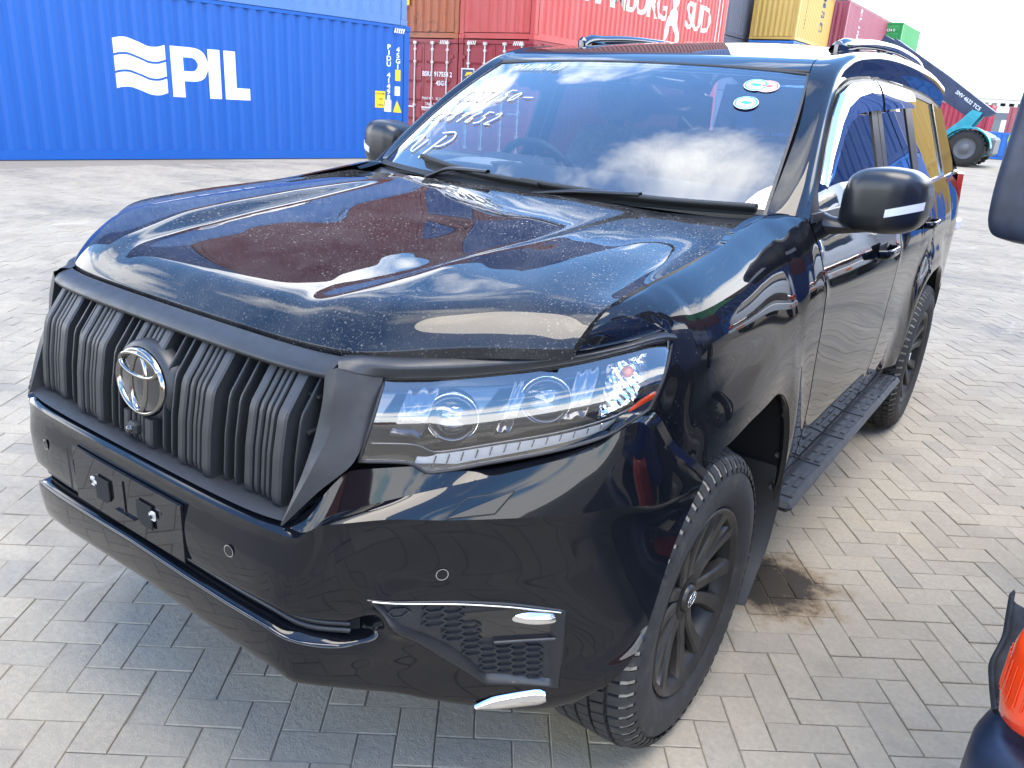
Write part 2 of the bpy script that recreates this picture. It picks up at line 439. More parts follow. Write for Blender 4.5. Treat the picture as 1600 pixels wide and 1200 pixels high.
def mat_paver():
    t = NT('paver'); c, p, fine = ground_color(t, False)
    oi = t.n('ShaderNodeObjectInfo'); ge = t.n('ShaderNodeNewGeometry')
    rnd = t.math('FRACT', t.math('ADD', oi.outputs['Random'], ge.outputs['Random Per Island']))
    c = t.mix(1.0, c, t.ramp(rnd, [(0, (.92, .915, .91)), (.5, (.99, .98, .965)), (.88, (1.03, 1.015, .99)), (1, (.87, .88, .90))]), 'MULTIPLY')
    b = t.bsdf(None, .85); t.l(c, b.inputs['Base Color']); b.inputs['Specular IOR Level'].default_value = .12
    h = t.math('ADD', t.math('MULTIPLY', t.noise(p, 45, 4, .6), .7), t.math('MULTIPLY', t.noise(p, 220, 3, .7), .45))
    t.bump(h, .8, .006, b)
    MATS['paver'] = t.end(b)
def mat_ground():
    t = NT('ground'); c, p, fine = ground_color(t, True)
    # sandy joints close by; the same paving farther off, where the joints merge
    d = t.n('ShaderNodeVectorMath', operation='DISTANCE'); t.l(p, d.inputs[0]); d.inputs[1].default_value = (CAM_POS[0], CAM_POS[1], 0)
    near = t.ramp(t.math('MULTIPLY', d.outputs['Value'], 1/40), [(.432, .9), (.436, 0.0)])
    c2 = t.mix(near, c, (.235, .205, .162))
    b = t.bsdf(None, .9); t.l(c2, b.inputs['Base Color']); b.inputs['Specular IOR Level'].default_value = .05
    t.bump(t.noise(p, 90, 4), .5, .004, b)
    MATS['ground'] = t.end(b)
mat_paver(); mat_ground()

pavement = MB().add([(-400, -400, -.0048), (400, -400, -.0048), (400, 400, -.0048), (-400, 400, -.0048)], [(0, 1, 2, 3)]).build('pavement', 'ground', fix=False)
tag(pavement, 'pale concrete block paving of the container yard', None, None, 'structure')

BL, BW, BJ = .1925, .09625, .0026          # paver module and joint
BA = R(36.3); BO = (1.1560, 1.4380)
ux, uy = math.cos(BA), math.sin(BA)
def brick_mesh(bm_, cx, cy, vertical, dz, tx, ty):
    hx, hy = (BL-BJ)/2, (BW-BJ)/2
    if vertical: hx, hy = hy, hx
    e = .0022; out = []
    for (k, z) in ((0, -.03), (0, -.0022), (e, 0.0)):
        for sx, sy in ((-1, -1), (1, -1), (1, 1), (-1, 1)):
            lx, ly = sx*(hx-k), sy*(hy-k); X, Y = cx+lx, cy+ly
            out.append((BO[0]+X*ux-Y*uy, BO[1]+X*uy+Y*ux, z+dz+tx*lx+ty*ly))
    bm_.add(out, [(8, 9, 10, 11)]+[(4+i, 4+(i+1) % 4, 8+(i+1) % 4, 8+i) for i in range(4)]+[(i, (i+1) % 4, 4+(i+1) % 4, 4+i) for i in range(4)])
CAR_SIL = [(60, 600), (100, 420), (170, 330), (300, 285), (560, 245), (640, 180), (780, 90), (1000, 65), (1290, 80), (1440, 130), (1490, 280), (1440, 560), (1390, 670), (1240, 760),
           (1180, 880), (1010, 1155), (900, 1110), (700, 1105), (480, 1070), (250, 915), (70, 780), (35, 630)]
def inside(p, poly):
    x, y = p; c = False; j = len(poly)-1
    for i in range(len(poly)):
        (xi, yi), (xj, yj) = poly[i], poly[j]
        if (yi > y) != (yj > y) and x < (xj-xi)*(y-yi)/(yj-yi)+xi: c = not c
        j = i
    return c
cand = []
W_ = BW
for k in range(-260, 261):
    for m in range(-130, 131):
        for vert in (False, True):
            gx, gy = (k+2*m)*W_, (k-2*m)*W_
            cx, cy = (gx+W_, gy-W_/2) if not vert else (gx+W_/2, gy+W_)
            X = BO[0]+cx*ux-cy*uy; Y = BO[1]+cx*uy+cy*ux
            dx_, dy_ = X-CAM_POS[0], Y-CAM_POS[1]; dist = math.hypot(dx_, dy_)
            if dist > 17.5 or (X < -12.2): continue
            fw = -dx_*math.sin(YAW)+dy_*math.cos(YAW); lat = dx_*math.cos(YAW)+dy_*math.sin(YAW)
            if fw < .2 or abs(lat) > .95*fw+1.6: continue
            cand.append((cx, cy, vert, X, Y, dist))
vis = []
for c in cand:
    q = pix((c[3], c[4], 0))
    if q and -20 < q[0] < 1620 and q[1] < 1225 and not inside(q, CAR_SIL): vis.append((c[5], c))
vis.sort(key=lambda a: a[0]); single = set(id(c) for _, c in vis[:300])
pm = {}
for vert in (False, True):
    b = MB(); brick_mesh(b, 0, 0, vert, 0, 0, 0); b.v = [(x-BO[0], y-BO[1], z) for x, y, z in b.v]
    me = b.mesh('brick'); me.materials.append(MATS['paver']); pm[vert] = me
rest = MB()
for c in cand:
    dz, tx, ty = rng.uniform(-.0020, .0014), rng.uniform(-.014, .014), rng.uniform(-.017, .017)
    if rng.random() < .03: dz -= .0008
    if id(c) in single:
        o = bpy.data.objects.new('brick', pm[c[2]]); COL.objects.link(o); o.parent = pavement
        o.location = (c[3], c[4], dz); o.rotation_euler = (ty, -tx, rng.uniform(-.006, .006))
    else:
        brick_mesh(rest, c[0], c[1], c[2], dz, tx, ty)
tag(rest.build('paving_bricks', 'paver', pavement, fix=False), None, None, None, 'stuff')

# ================================================================== CONTAINERS
def mat_container(name, col, rust=.25, fade=.2, rough=.5):
    t = NT(name); p = t.pos(); b = t.bsdf(None, rough)
    f = t.noise(p, 1.4, 6, .6, (1, 1, .35))
    pale = tuple(min(1, v*.75+.12) for v in col)
    c = t.mix(t.ramp(f, [(.4, 0.0), (.8, fade)]), col, pale)
    streak = t.noise(p, 5, 5, .65, (1, 1, .12))
    c = t.mix(t.ramp(streak, [(.55, 0.0), (.8, rust*.8)]), c, tuple(v*.45+.02 for v in col))
    spot = t.noise(p, 3.2, 8, .72)
    c = t.mix(t.ramp(spot, [(.72-rust*.25, 0.0), (.80-rust*.2, min(1, rust*1.6))]), c, (.16, .062, .028))
    t.l(c, b.inputs['Base Color']); t.bump(t.noise(p, 3, 3), .15, .02, b)
    MATS[name] = t.end(b)
for nm, col, rust, fade in (('c_pil', (.002, .088, .37), .03, .05), ('c_bluegrey', (.085, .19, .42), .22, .4), ('c_red', (.30, .026, .036), .10, .15),
        ('c_hamburg', (.52, .070, .060), .12, .45), ('c_orange', (.40, .10, .030), .62, .3), ('c_brown', (.13, .024, .024), .25, .15), ('c_navy', (.012, .055, .20), .2, .3),
        ('c_yellow', (.52, .32, .065), .10, .25), ('c_purple', (.27, .048, .080), .1, .3), ('c_white', (.66, .66, .62), .12, .1), ('c_green', (.010, .26, .055), .08, .2),
        ('c_blue2', (.018, .14, .46), .15, .3), ('c_farred', (.40, .032, .055), .1, .25), ('c_pink', (.42, .10, .10), .3, .4), ('c_grey', (.09, .10, .13), .3, .2)):
    mat_container(nm, col, rust, fade)
simple('decal_white', (.80, .81, .82), .55); simple('decal_cream', (.78, .74, .66), .6); simple('decal_navy', (.03, .05, .12), .5); simple('decal_yellow', (.85, .58, .02), .5)
simple('decal_black', (.02, .02, .02), .5); simple('galvanised', (.62, .62, .60), .45, .3)
CW = 2.438
PITCH_C = .278; SEG = (.072, .068, .070, .068); DEP = .036
def corr_depth(x, x0=.30, L=12.192):
    """Depth of the corrugated side below its outer face at x."""
    s = (x-x0) % PITCH_C
    if s < SEG[0]: return 0.0
    s -= SEG[0]
    if s < SEG[1]: return DEP*s/SEG[1]
    s -= SEG[1]
    if s < SEG[2]: return DEP
    s -= SEG[2]; return DEP*(1-s/SEG[3])
def corr_breaks(L, x0):
    xs = []; x = x0; k = 0
    while x < L: xs.append(x); x += SEG[k % 4]; k += 1
    return xs
CM = {}
def cmesh(key, mb):
    if key not in CM: CM[key] = mb().mesh(key[0])
    return CM[key]
def corr_panel(length, z0, z1, x0):
    xs = [0.02]+corr_breaks(length-.02, x0)+[length-.02]; n = len(xs); b = MB()
    pts = [(x, .012+corr_depth(x, x0) if x0 <= x <= xs[-2] else .012) for x in xs]
    b.add([(x, d, z) for z in (z0, z1) for x, d in pts], [(i, i+1, n+i+1, n+i) for i in range(n-1)])
    b.add([(pts[0][0], .07, z0), (pts[-1][0], .07, z0), (pts[-1][0], .07, z1), (pts[0][0], .07, z1)], [(0, 1, 2, 3)])
    return b
def rotmat(o, rz): return Matrix.Translation(o) @ Matrix.Rotation(rz, 4, 'Z')
def container(label, L, H, mat, org, rz, doors=True, detail=2, group='shipping containers in the yard'):
    """Local frame: x along the length, y across, door end (or plain end) at x = 0."""
    root = empty('shipping_container', org, label, 'container', group, rz)
    M_ = MATS[mat]
    def part(name, key, mbf, m=None, loc=(0, 0, 0), rot=0, par=None):
        me = cmesh((name, *key), mbf); o = bpy.data.objects.new(name, me); COL.objects.link(o); o.parent = par or root
        o.location = loc; o.rotation_euler[2] = rot
        if not me.materials: me.materials.append(None)
        o.material_slots[0].link = 'OBJECT'; o.material_slots[0].material = m or M_
        return o
    SP = ('side_panel', L, H)
    part('side_panel', (L, H), lambda: corr_panel(L-.32, .165, H-.06, .08), loc=(.16, 0, 0))
    part('side_panel', (L, H), lambda: None, loc=(L-.16, CW, 0), rot=math.pi)
    part('end_panel', (H,), lambda: corr_panel(CW-.30, .165, H-.10, .06), loc=(L, .15, 0), rot=math.pi/2)
    part('roof_panel', (L,), lambda: MB().box((L/2, CW/2, 0), (L-.16, CW-.12, .03)), loc=(0, 0, H-.035))
    part('floor', (L,), lambda: MB().box((L/2, CW/2, .13), (L-.2, CW-.1, .05)), MATS['c_grey'])
    for yy in (.04, CW-.04):
        part('top_rail', (L,), lambda: MB().box((L/2, 0, 0), (L-.36, .062, .062)), loc=(0, yy, H-.035))
        part('bottom_rail', (L,), lambda: MB().box((L/2, 0, 0), (L-.36, .05, .16)), loc=(0, yy, .09))
    for xx in (.08, L-.08):
        for yy in (.08, CW-.08):
            part('corner_post', (H,), lambda: MB().box((0, 0, H/2), (.150, .150, H-.236), bev=.012), loc=(xx, yy, 0))
            for zz in (.059, H-.059):
                part('corner_casting', (), casting_mb, loc=(xx, yy, zz))
    for xx in (.08, L-.08):
        part('header', (), lambda: MB().box((0, CW/2, 0), (.12, CW-.33, .10)), loc=(xx, 0, H-.065))
        part('sill', (), lambda: MB().box((0, CW/2, 0), (.12, CW-.33, .13)), loc=(xx, 0, .08))
    if not doors:
        part('end_panel', (H,), lambda: None, loc=(0, CW-.15, 0), rot=-math.pi/2)
    else:
        for i in (0, 1):
            y0 = .16+i*(CW/2-.16)
            d = part('door', (H,), lambda: door_mb(H), loc=(.03, y0, 0))
            if detail > 1:
                for bx in (.20, .74):
                    part('locking_bar', (H,), lambda: bar_mb(H), MATS['galvanised'], loc=(-.035, bx if i == 0 else CW/2-.16-bx, 0), par=d)
                for hz_ in (.45, .5*H, H-.45):
                    part('hinge', (), lambda: MB().box((0, 0, 0), (.05, .10, .08)), M_, loc=(-.02, .03 if i == 0 else CW/2-.19, hz_), par=d)
    return root
def casting_mb():
    b = MB(); b.box((0, 0, 0), (.178, .162, .118), bev=.01)
    for s in (-1, 1):
        b.box((s*.0885, 0, 0), (.004, .05, .075)); b.box((0, s*.0805, 0), (.075, .004, .05))
    return b
def door_mb(H):
    w = CW/2-.165; b = MB(); z0, z1 = .16, H-.125
    b.box((.02, w/2, (z0+z1)/2), (.03, w-.01, z1-z0))
    n = 5; h = (z1-z0-.1)/n
    for k in range(n):       # pressed horizontal swages
        zc_ = z0+.05+h*(k+.5)
        b.add([(.004, .08, zc_-h*.42), (.004, w-.08, zc_-h*.42), (-.018, w-.1, zc_-h*.30), (-.018, .1, zc_-h*.30), (-.018, w-.1, zc_+h*.30), (-.018, .1, zc_+h*.30), (.004, w-.08, zc_+h*.42), (.004, .08, zc_+h*.42)],
              [(0, 1, 2, 3), (3, 2, 4, 5), (5, 4, 6, 7), (0, 3, 5, 7), (1, 6, 4, 2)])
    return b
def bar_mb(H):
    b = MB(); b.tube([(0, 0, .12), (0, 0, H-.09)], .021, 8)
    for z in (.14, H-.11): b.box((0, 0, z), (.06, .10, .07))
    for z in (.55, 1.15, H-.6, H-.28): b.box((.012, 0, z), (.05, .09, .05))
    b.box((-.02, .16, 1.1), (.02, .36, .035))
    return b

def on_side(root, x, z, out=.002):
    """World matrix of a frame on a container's near long side (local y = 0): x along it, y up."""
    return Matrix.Translation((x, -out, z)) @ Matrix.Rotation(R(90), 4, 'X')
def side_text(root, me, x, z, mat, L, name='lettering', wrap=True, flipdir=False):
    """Paint on the corrugated side: cut at the corrugations and laid into them."""
    me.transform(on_side(root, x, z, 0))
    bm = bmesh.new(); bm.from_mesh(me)
    if wrap:
        xs = [v.co.x for v in bm.verts]; lo, hi = min(xs), max(xs)
        for q in corr_breaks(L-.18, .24):
            if lo < q < hi:
                bmesh.ops.bisect_plane(bm, geom=bm.verts[:]+bm.edges[:]+bm.faces[:], plane_co=(q, 0, 0), plane_no=(1, 0, 0))
        for v in bm.verts: v.co.y += .012+corr_depth(v.co.x, .24)-.003
    bm.to_mesh(me); bm.free()
    me.materials.append(MATS[mat]); o = bpy.data.objects.new(name, me); COL.objects.link(o); o.parent = root; return o
def end_text(root, me, y, z, mat, name='lettering', out=.03):
    """On the x = 0 end: reading direction runs along -y in local space (seen from outside)."""
    me.transform(Matrix.Translation((-out, y, z)) @ Matrix(((0, 0, -1, 0), (-1, 0, 0, 0), (0, 1, 0, 0), (0, 0, 0, 1))))
    me.materials.append(MATS[mat]); o = bpy.data.objects.new(name, me); COL.objects.link(o); o.parent = root; return o
def poly_mesh(polys, ex=.002):
    b = MB()
    for p in polys: b.prism(p, ex)
    return b.mesh('lettering')

G_PIL = 'blue and grey stack at the left'; G_RED = 'red stack behind the car'; G_FAR = 'far stacks behind the car roof'; G_OUT = 'stacks beside the parked vehicles'
FT40, FT20, FT45 = 12.192, 6.058, 13.716
pil = container('bright blue container with white wave logo, standing on the paving at the left', FT40, 2.896, 'c_pil', (-14.002, 1.777, 0), R(80.74), doors=False, group=G_PIL)
# wave mark and letters, laid out in metres from the right-hand end
def U(u): return FT40-u
waves = []
for k in range(3):
    top = []; bot = []
    for i in range(25):
        s = i/24; x = U(6.56)+s*.92; zc_ = 1.985-.29*k-.03*s
        w = .055*math.sin(2*math.pi*(s*.98+.03))
        top.append((x, zc_+.075+w)); bot.append((x, zc_-.175+w))
    waves.append((top, bot))
for top, bot in waves:
    b = MB(); n = len(top)
    b.add([(x, z, .001) for x, z in top]+[(x, z, .001) for x, z in bot], [(i, n+i, n+i+1, i+1) for i in range(n-1)])
    side_text(pil, b.mesh('logo_wave'), 0, 0, 'decal_white', FT40, 'logo_wave')
def arc(cx, cz, rx, rz_, a0, a1, n): return [(cx+rx*math.cos(R(a0+(a1-a0)*i/n)), cz+rz_*math.sin(R(a0+(a1-a0)*i/n))) for i in range(n+1)]
xP = U(5.56); zb, zt = 1.14, 2.03
outer = arc(xP+.43, zt-.30, .30, .30, -90, 90, 14); inner = arc(xP+.40, zt-.30, .12, .12, -90, 90, 14)
b = MB(); n = len(outer)
b.add([(x, z, 0) for x, z in outer]+[(x, z, 0) for x, z in inner], [(i, i+1, n+i+1, n+i) for i in range(n-1)])
b.add([(xP, zb, 0), (xP+.24, zb, 0), (xP+.24, zt, 0), (xP, zt, 0)], [(0, 1, 2, 3)])
b.add([(xP+.24, zt-.6, 0), (xP+.43, zt-.6, 0), (xP+.40, zt-.42, 0), (xP+.24, zt-.42, 0)], [(0, 1, 2, 3)])
b.add([(xP+.24, zt-.18, 0), (xP+.40, zt-.18, 0), (xP+.43, zt, 0), (xP+.24, zt, 0)], [(0, 1, 2, 3)])
side_text(pil, b.mesh('lettering'), 0, 0, 'decal_white', FT40)
xI = U(4.83); side_text(pil, poly_mesh([[(xI, zb), (xI+.24, zb), (xI+.24, zt), (xI, zt)]]), 0, 0, 'decal_white', FT40)
xL = U(4.51); side_text(pil, poly_mesh([[(xL, zb), (xL+.52, zb), (xL+.52, zb+.22), (xL+.24, zb+.22), (xL+.24, zt), (xL, zt)]]), 0, 0, 'decal_white', FT40)
def vtext(root, s, x, z, size, mat, L, step):
    for i, ch in enumerate(s):
        if ch != ' ': side_text(root, text_mesh(ch, size, .001, bold=.004), x, z-step*i, mat, L)
vtext(pil, 'PIDU 414982', U(.58), 2.42, .14, 'decal_white', FT40, .119)
vtext(pil, '45G1', U(.32), 2.38, .14, 'decal_white', FT40, .12)
side_text(pil, poly_mesh([[(-.085, -.13), (.085, -.13), (.085, .13), (-.085, .13)]]), U(.60), 1.19-.02, 'decal_white', FT40).name = 'label_plate'
side_text(pil, poly_mesh([[(-.06, -.12), (.06, -.12), (.06, .12), (-.06, .12)]]), U(.32), 1.84, 'decal_yellow', FT40, 'label_plate')
side_text(pil, poly_mesh([[(-.06, -.1), (.06, -.1), (.06, .1), (-.06, .1)]]), U(.33), 1.50, 'decal_white', FT40, 'label_plate')
side_text(pil, poly_mesh([[(-.11, -.12), (.11, -.12), (0, .14)]]), U(.33), 1.15, 'decal_yellow', FT40, 'label_plate')
side_text(pil, poly_mesh([[(-.14, -.18), (.14, -.18), (.14, .18), (-.14, .18)]]), U(.80), 1.30, 'decal_yellow', FT40, 'label_plate')
for i, s in enumerate(('CAUTION', '9\'6"', 'HIGH')):
    side_text(pil, text_mesh(s, .07 if i else .055, .002), U(.80), 1.42-.12*i, 'decal_black', FT40).location.y -= .003
def hazard(root, x, z, L, end=False, y=0):
    for i in range(5):
        q = poly_mesh([[(i*.06, -.05), (i*.06+.034, -.05), (i*.06+.064, .05), (i*.06+.03, .05)]], .002)
        if end: end_text(root, q, y, z, 'decal_cream', 'hazard_stripe', .035)
        else: side_text(root, q, x, z, 'decal_cream', L, 'hazard_stripe', wrap=False).location.y -= .001
hazard(pil, U(.46), 2.78, FT40)

container('faded blue-grey container stacked on top of the blue logo container', FT40, 2.591, 'c_bluegrey', (-14.03, 1.70, 2.896), R(80.74), doors=False, group=G_PIL)
container('short dark brown container, right of two topmost over the blue logo container', FT20, 2.591, 'c_brown', (-14.02+6.12*.1609, 1.74+6.12*.987, 5.487), R(80.74), doors=False, detail=1, group=G_PIL)
container('short navy container, left of two topmost over the blue logo container', FT20, 2.591, 'c_navy', (-14.02, 1.74, 5.487), R(80.74), doors=False, detail=1, group=G_PIL)

XR, YR = -10.75, 16.94
ra = container('dark red container with closed doors, right of two at ground level behind the windscreen', FT40, 2.896, 'c_red', (XR, YR, 0.02), R(90), doors=True, group=G_RED)
rb = container('dark red container with closed doors, left of two, beside the blue logo container', FT40, 2.896, 'c_red', (XR-2.50, YR+.05, 0.02), R(90), doors=True, group=G_RED)
end_text(rb, text_mesh('BSIU', .17, .002, bold=.004), 1.06, 1.98, 'decal_white'); end_text(rb, text_mesh('917554 2', .17, .002, bold=.004), .47, 1.98, 'decal_white')
end_text(rb, text_mesh('45G1', .17, .002, bold=.004), .53, 1.75, 'decal_white')
for i, s in enumerate(('MAX.WT.  32.500 KG', 'TARE  3.870 KG', 'PAYLOAD 28.630 KG', 'CU.CAP.  76.4 CU.M')):
    end_text(rb, text_mesh(s, .105, .002), .74, 1.34-.15*i, 'decal_white')
end_text(ra, poly_mesh([[(-.22, -.27), (.22, -.27), (.22, .27), (-.22, .27)]]), 2.06, 1.90, 'decal_white', 'label_plate')
end_text(ra, poly_mesh([[(-.19, -.24), (.19, -.24), (.19, .24), (-.19, .24)]], .004), 2.06, 1.90, 'decal_navy', 'label_plate')
end_text(ra, poly_mesh([[(-.13, -.16), (-.03, -.12), (.0, 0), (.12, .02), (.13, .08), (-.02, .06), (-.08, -.06)], [(-.1, .06), (0, .1), (.14, .12), (.16, .18), (-.04, .17)]], .006), 2.06, 1.90, 'decal_yellow', 'label_plate')
for r_ in (ra, rb): hazard(r_, 0, 2.80, 0, True, .62); hazard(r_, 0, 2.80, 0, True, 2.12)
ham = container('faded red container with white painted name and figure, second up behind the windscreen', FT40, 2.591, 'c_hamburg', (XR, YR, 2.916), R(90), doors=False, group=G_RED)
side_text(ham, text_mesh('HAMBURG', 1.18, .002, 'LEFT', spacing=.86, bold=.012), 2.25, 1.55, 'decal_cream', FT40)
side_text(ham, text_mesh('SÜD', 1.18, .002, 'LEFT', spacing=.86, bold=.012), 8.75, 1.50, 'decal_cream', FT40)
fig = [[(-.55, -.95), (-.40, -.95), (-.1, -.35), (.12, -.35), (.62, -1.0), (.78, -1.0), (.38, -.1), (.22, .2), (.42, .42), (.5, .55), (.25, .62), (.06, .55), (.05, .75), (-.08, .98), (-.28, .98), (-.12, .7), (-.06, .4), (-.02, .15), (-.30, -.1)]]
side_text(ham, poly_mesh(fig), 7.75, 1.45, 'decal_cream', FT40, 'painted_figure')
for i in range(2): side_text(ham, poly_mesh([[(0, -.9), (.05, -.9), (.05, .9), (0, .9)]]), 11.35+.3*i, 1.55, 'decal_cream', FT40, 'painted_code')
side_text(ham, poly_mesh([[(-.2, -.5), (.2, -.5), (.2, .5), (-.2, .5)]]), 3.2, 1.9, 'c_orange', FT40, 'rust_patch')
org = container('rusty orange container second up, left of the faded red one', FT40, 2.591, 'c_orange', (XR-2.50, YR+.05, 2.916), R(90), doors=False, group=G_RED)
end_text(org, poly_mesh([[(-.16, -.22), (.16, -.22), (.16, .22), (-.16, .22)]]), 1.95, 1.05, 'decal_yellow', 'label_plate', -.005)
for i, (m1, m2) in enumerate((('c_brown', 'c_navy'), ('c_navy', 'c_brown'))):
    lvl = ('third', 'topmost')[i]; z = 2.916+2.591*(i+1)
    nm = {'c_brown': 'dark brown', 'c_navy': 'navy', 'c_blue2': 'mid blue'}
    container(f'{nm[m1]} container {lvl} in the column over the faded red one', FT40, 2.591, m1, (XR, YR, z), R(90), False, 1, G_RED)
    container(f'{nm[m2]} container {lvl} in the column over the rusty orange one', FT40, 2.591, m2, (XR-2.50, YR+.05, z), R(90), False, 1, G_RED)
for i, (m1, nm_) in enumerate((('c_navy', 'navy'), ('c_brown', 'dark brown'), ('c_bluegrey', 'blue-grey'), ('c_brown', 'dark brown'))):
    container(f'{nm_} container, {("lowest", "second", "third", "topmost")[i]} in the column hidden behind the blue logo stack', FT40, 2.591, m1, (XR-5.0, YR+.1, 2.591*i), R(90), False, 1, G_RED)

# farther stacks over the roof line
XY, YY = -12.85, 43.6
for i, (m, nm_) in enumerate((('c_blue2', 'lower blue'), ('c_blue2', 'upper blue'))):
    container(f'{nm_} container under the yellow one beyond the car roof', FT20, 2.591, m, (XY, YY, 2.62*i), R(90), True, 1, G_FAR)
yel = container('mustard yellow container standing on blue ones beyond the car roof', FT20, 2.591, 'c_yellow', (XY, YY, 5.25), R(90), False, 2, G_FAR)
for i, ch in enumerate('MSC'): 
    me = text_mesh(ch, .75, .002, bold=.03); me.transform(Matrix.Rotation(R(-90), 4, 'Z')); side_text(yel, me, 4.2, 2.25-.62*i, 'decal_navy', FT20)
for i, ch in enumerate('MEDU31884'): side_text(yel, text_mesh(ch, .2, .001), 1.3, 2.2-.19*i, 'decal_black', FT20)
for i, (m, nm_) in enumerate((('c_grey', 'grey'), ('c_blue2', 'blue'))):
    container(f'{nm_} container, {("lower", "upper")[i]} of two below the purple one beyond the roof rail', FT45, 2.591, m, (-12.1, 49.9, 2.62*i), R(90), False, 1, G_FAR)
pur = container('faded purple container above the roof rail of the car', FT45, 2.591, 'c_purple', (-12.1, 49.9, 5.25), R(90), False, 1, G_FAR)
for i, ch in enumerate('KLINE'):
    me = text_mesh(ch, .62, .002, bold=.01); me.transform(Matrix.Rotation(R(-90), 4, 'Z')); side_text(pur, me, 3.0, 2.3-.40*i, 'decal_white', FT45)
container('off-white container on top of the purple one', FT45, 2.591, 'c_white', (-12.1, 49.9, 7.86), R(90), False, 1, G_FAR)
gr_ = container('green container high up behind the reach stacker boom', FT20, 2.591, 'c_green', (-11.15, 60.0, 5.18), R(90), True, 1, G_FAR)
end_text(gr_, text_mesh('EGHU 916434 0', .24, .002), 1.25, 2.1, 'decal_white', out=.04); end_text(gr_, text_mesh('EVERGREEN', .3, .002), 1.25, 1.5, 'decal_white', out=.04)
for i, (m, nm_) in enumerate((('c_grey', 'grey'), ('c_green', 'green'))):
    container(f'{nm_} container, {("lower", "upper")[i]} of two below the high green one', FT20, 2.591, m, (-11.15, 60.0, 2.59*i), R(90), True, 1, G_FAR)
for i in range(3):
    container(f'dark grey container, {("lowest", "middle", "topmost")[i]} in the narrow gap left of the yellow one', FT20, 2.591, 'c_grey', (-15.6, 41.0, 2.62*i), R(90), True, 2, G_FAR)
fr_ = container('crimson container standing on the ground behind the reach stacker', FT40, 2.896, 'c_farred', (-16.6, 55.5, 0), 0, False, 1, G_FAR)
side_text(fr_, text_mesh('TEX', .8, .002, bold=.02), 8.0, 1.9, 'decal_white', FT40)
container('low half-height blue container beside the reach stacker', FT20, 1.43, 'c_blue2', (-1.45, 51.3, 0), R(90), False, 1, G_FAR)
pk = container('weathered pink container behind the low blue one', FT20, 2.896, 'c_pink', (-3.75, 58.0, 0), 0, False, 1, G_FAR)
for i, ch in enumerate('K-tex'): side_text(pk, text_mesh(ch, .3, .002), .9, 2.7-.24*i, 'decal_white', FT20)
# stacks to the right of and behind the photographer, seen mirrored in the paint
RIGHT = ((2.0, (('c_green', 'green'), ('c_brown', 'brown'), ('c_brown', 'brown'))), (14.6, (('c_navy', 'navy'), ('c_brown', 'brown'), ('c_green', 'green'))), (27.2, (('c_yellow', 'mustard'), ('c_yellow', 'mustard'), ('c_brown', 'brown'))))
for i, (y, col_) in enumerate(RIGHT):
    for k, (m, nm_) in enumerate(col_):
        container(f'{nm_} container, {("lowest", "middle", "topmost")[k]} in the {("nearest", "middle", "farthest")[i]} stack to the right of the truck', FT40, 2.591, m, (12.6, y, 2.591*k), R(90), False, 1, G_OUT)
for i, (m, nm_, x) in enumerate((('c_green', 'green', -8), ('c_orange', 'orange', 5), ('c_brown', 'brown', 18))):
    container(f'{nm_} container standing far behind the photographer', FT40, 2.591, m, (x, -19, 0), 0, False, 1, G_OUT)

for k, (m, nm_) in enumerate((('c_blue2', 'mid blue'), ('c_navy', 'navy'))):
    container(f'{nm_} container, {("lower", "upper")[k]} of two straight behind the white truck', FT40, 2.591, m, (2.9, 21.0, 2.591*k), 0, False, 1, G_OUT)
for k, (m, nm_) in enumerate((('c_yellow', 'mustard'), ('c_yellow', 'mustard'))):
    container(f'{nm_} container, {("lower", "upper")[k]} of two farther behind the white truck', FT40, 2.591, m, (1.9, 34.0, 2.591*k), 0, False, 1, G_OUT)
# ================================================================== THE CAR
# Car frame = world frame: x to the car's left, y rearwards from the nose, z up.
car = empty('parked_car', (0, 2.3, 0), 'black four-wheel-drive car with chalk writing on its windscreen, parked on the paving', 'car')

PZ = np.array([.30, .40, .47, .55, .62, .70, .80, .90, .98, 1.04, 1.10, 1.16, 1.20, 1.25, 1.32])
PXs = np.array([.835, .868, .884, .896, .902, .905, .907, .909, .908, .903, .893, .876, .859, .833, .80])
ARCH_F = np.array([(.40, .30), (.43, .44), (.476, .471), (.527, .535), (.568, .622), (.618, .709), (.715, .787), (.837, .822), (1.0, .845), (1.164, .846), (1.253, .825), (1.338, .764), (1.387, .662), (1.409, .554), (1.42, .43)])
ARCH_R = np.array([(3.13, .43), (3.145, .56), (3.185, .68), (3.27, .77), (3.40, .83), (3.55, .85), (3.72, .85), (3.88, .82), (4.0, .74), (4.08, .62), (4.12, .47)])
SEAM = np.array([(.405, .775, 1.104), (.430, .779, 1.131), (.515, .785, 1.167), (.705, .785, 1.188), (.963, .775, 1.208), (1.302, .750, 1.253), (1.38, .757, 1.262), (1.45, .775, 1.264), (1.52, .815, 1.255)])
PLAN_Y = np.array([.38, .43, .52, .60, .68, .78, .90, 1.1, 3.2, 3.9, 4.2, 4.4, 4.55, 4.68, 4.76])
PLAN_X = np.array([.72, .757, .806, .856, .897, .930, .950, .958, .958, .930, .905, .880, .850, .800, .74])
def seg_dist(y, z, poly):
    d = np.full(y.shape, 9.0)
    for (a, b), (c, e) in zip(poly[:-1], poly[1:]):
        t = np.clip(((y-a)*(c-a)+(z-b)*(e-b))/((c-a)**2+(e-b)**2), 0, 1)
        d = np.minimum(d, np.hypot(y-(a+t*(c-a)), z-(b+t*(e-b))))
    return d
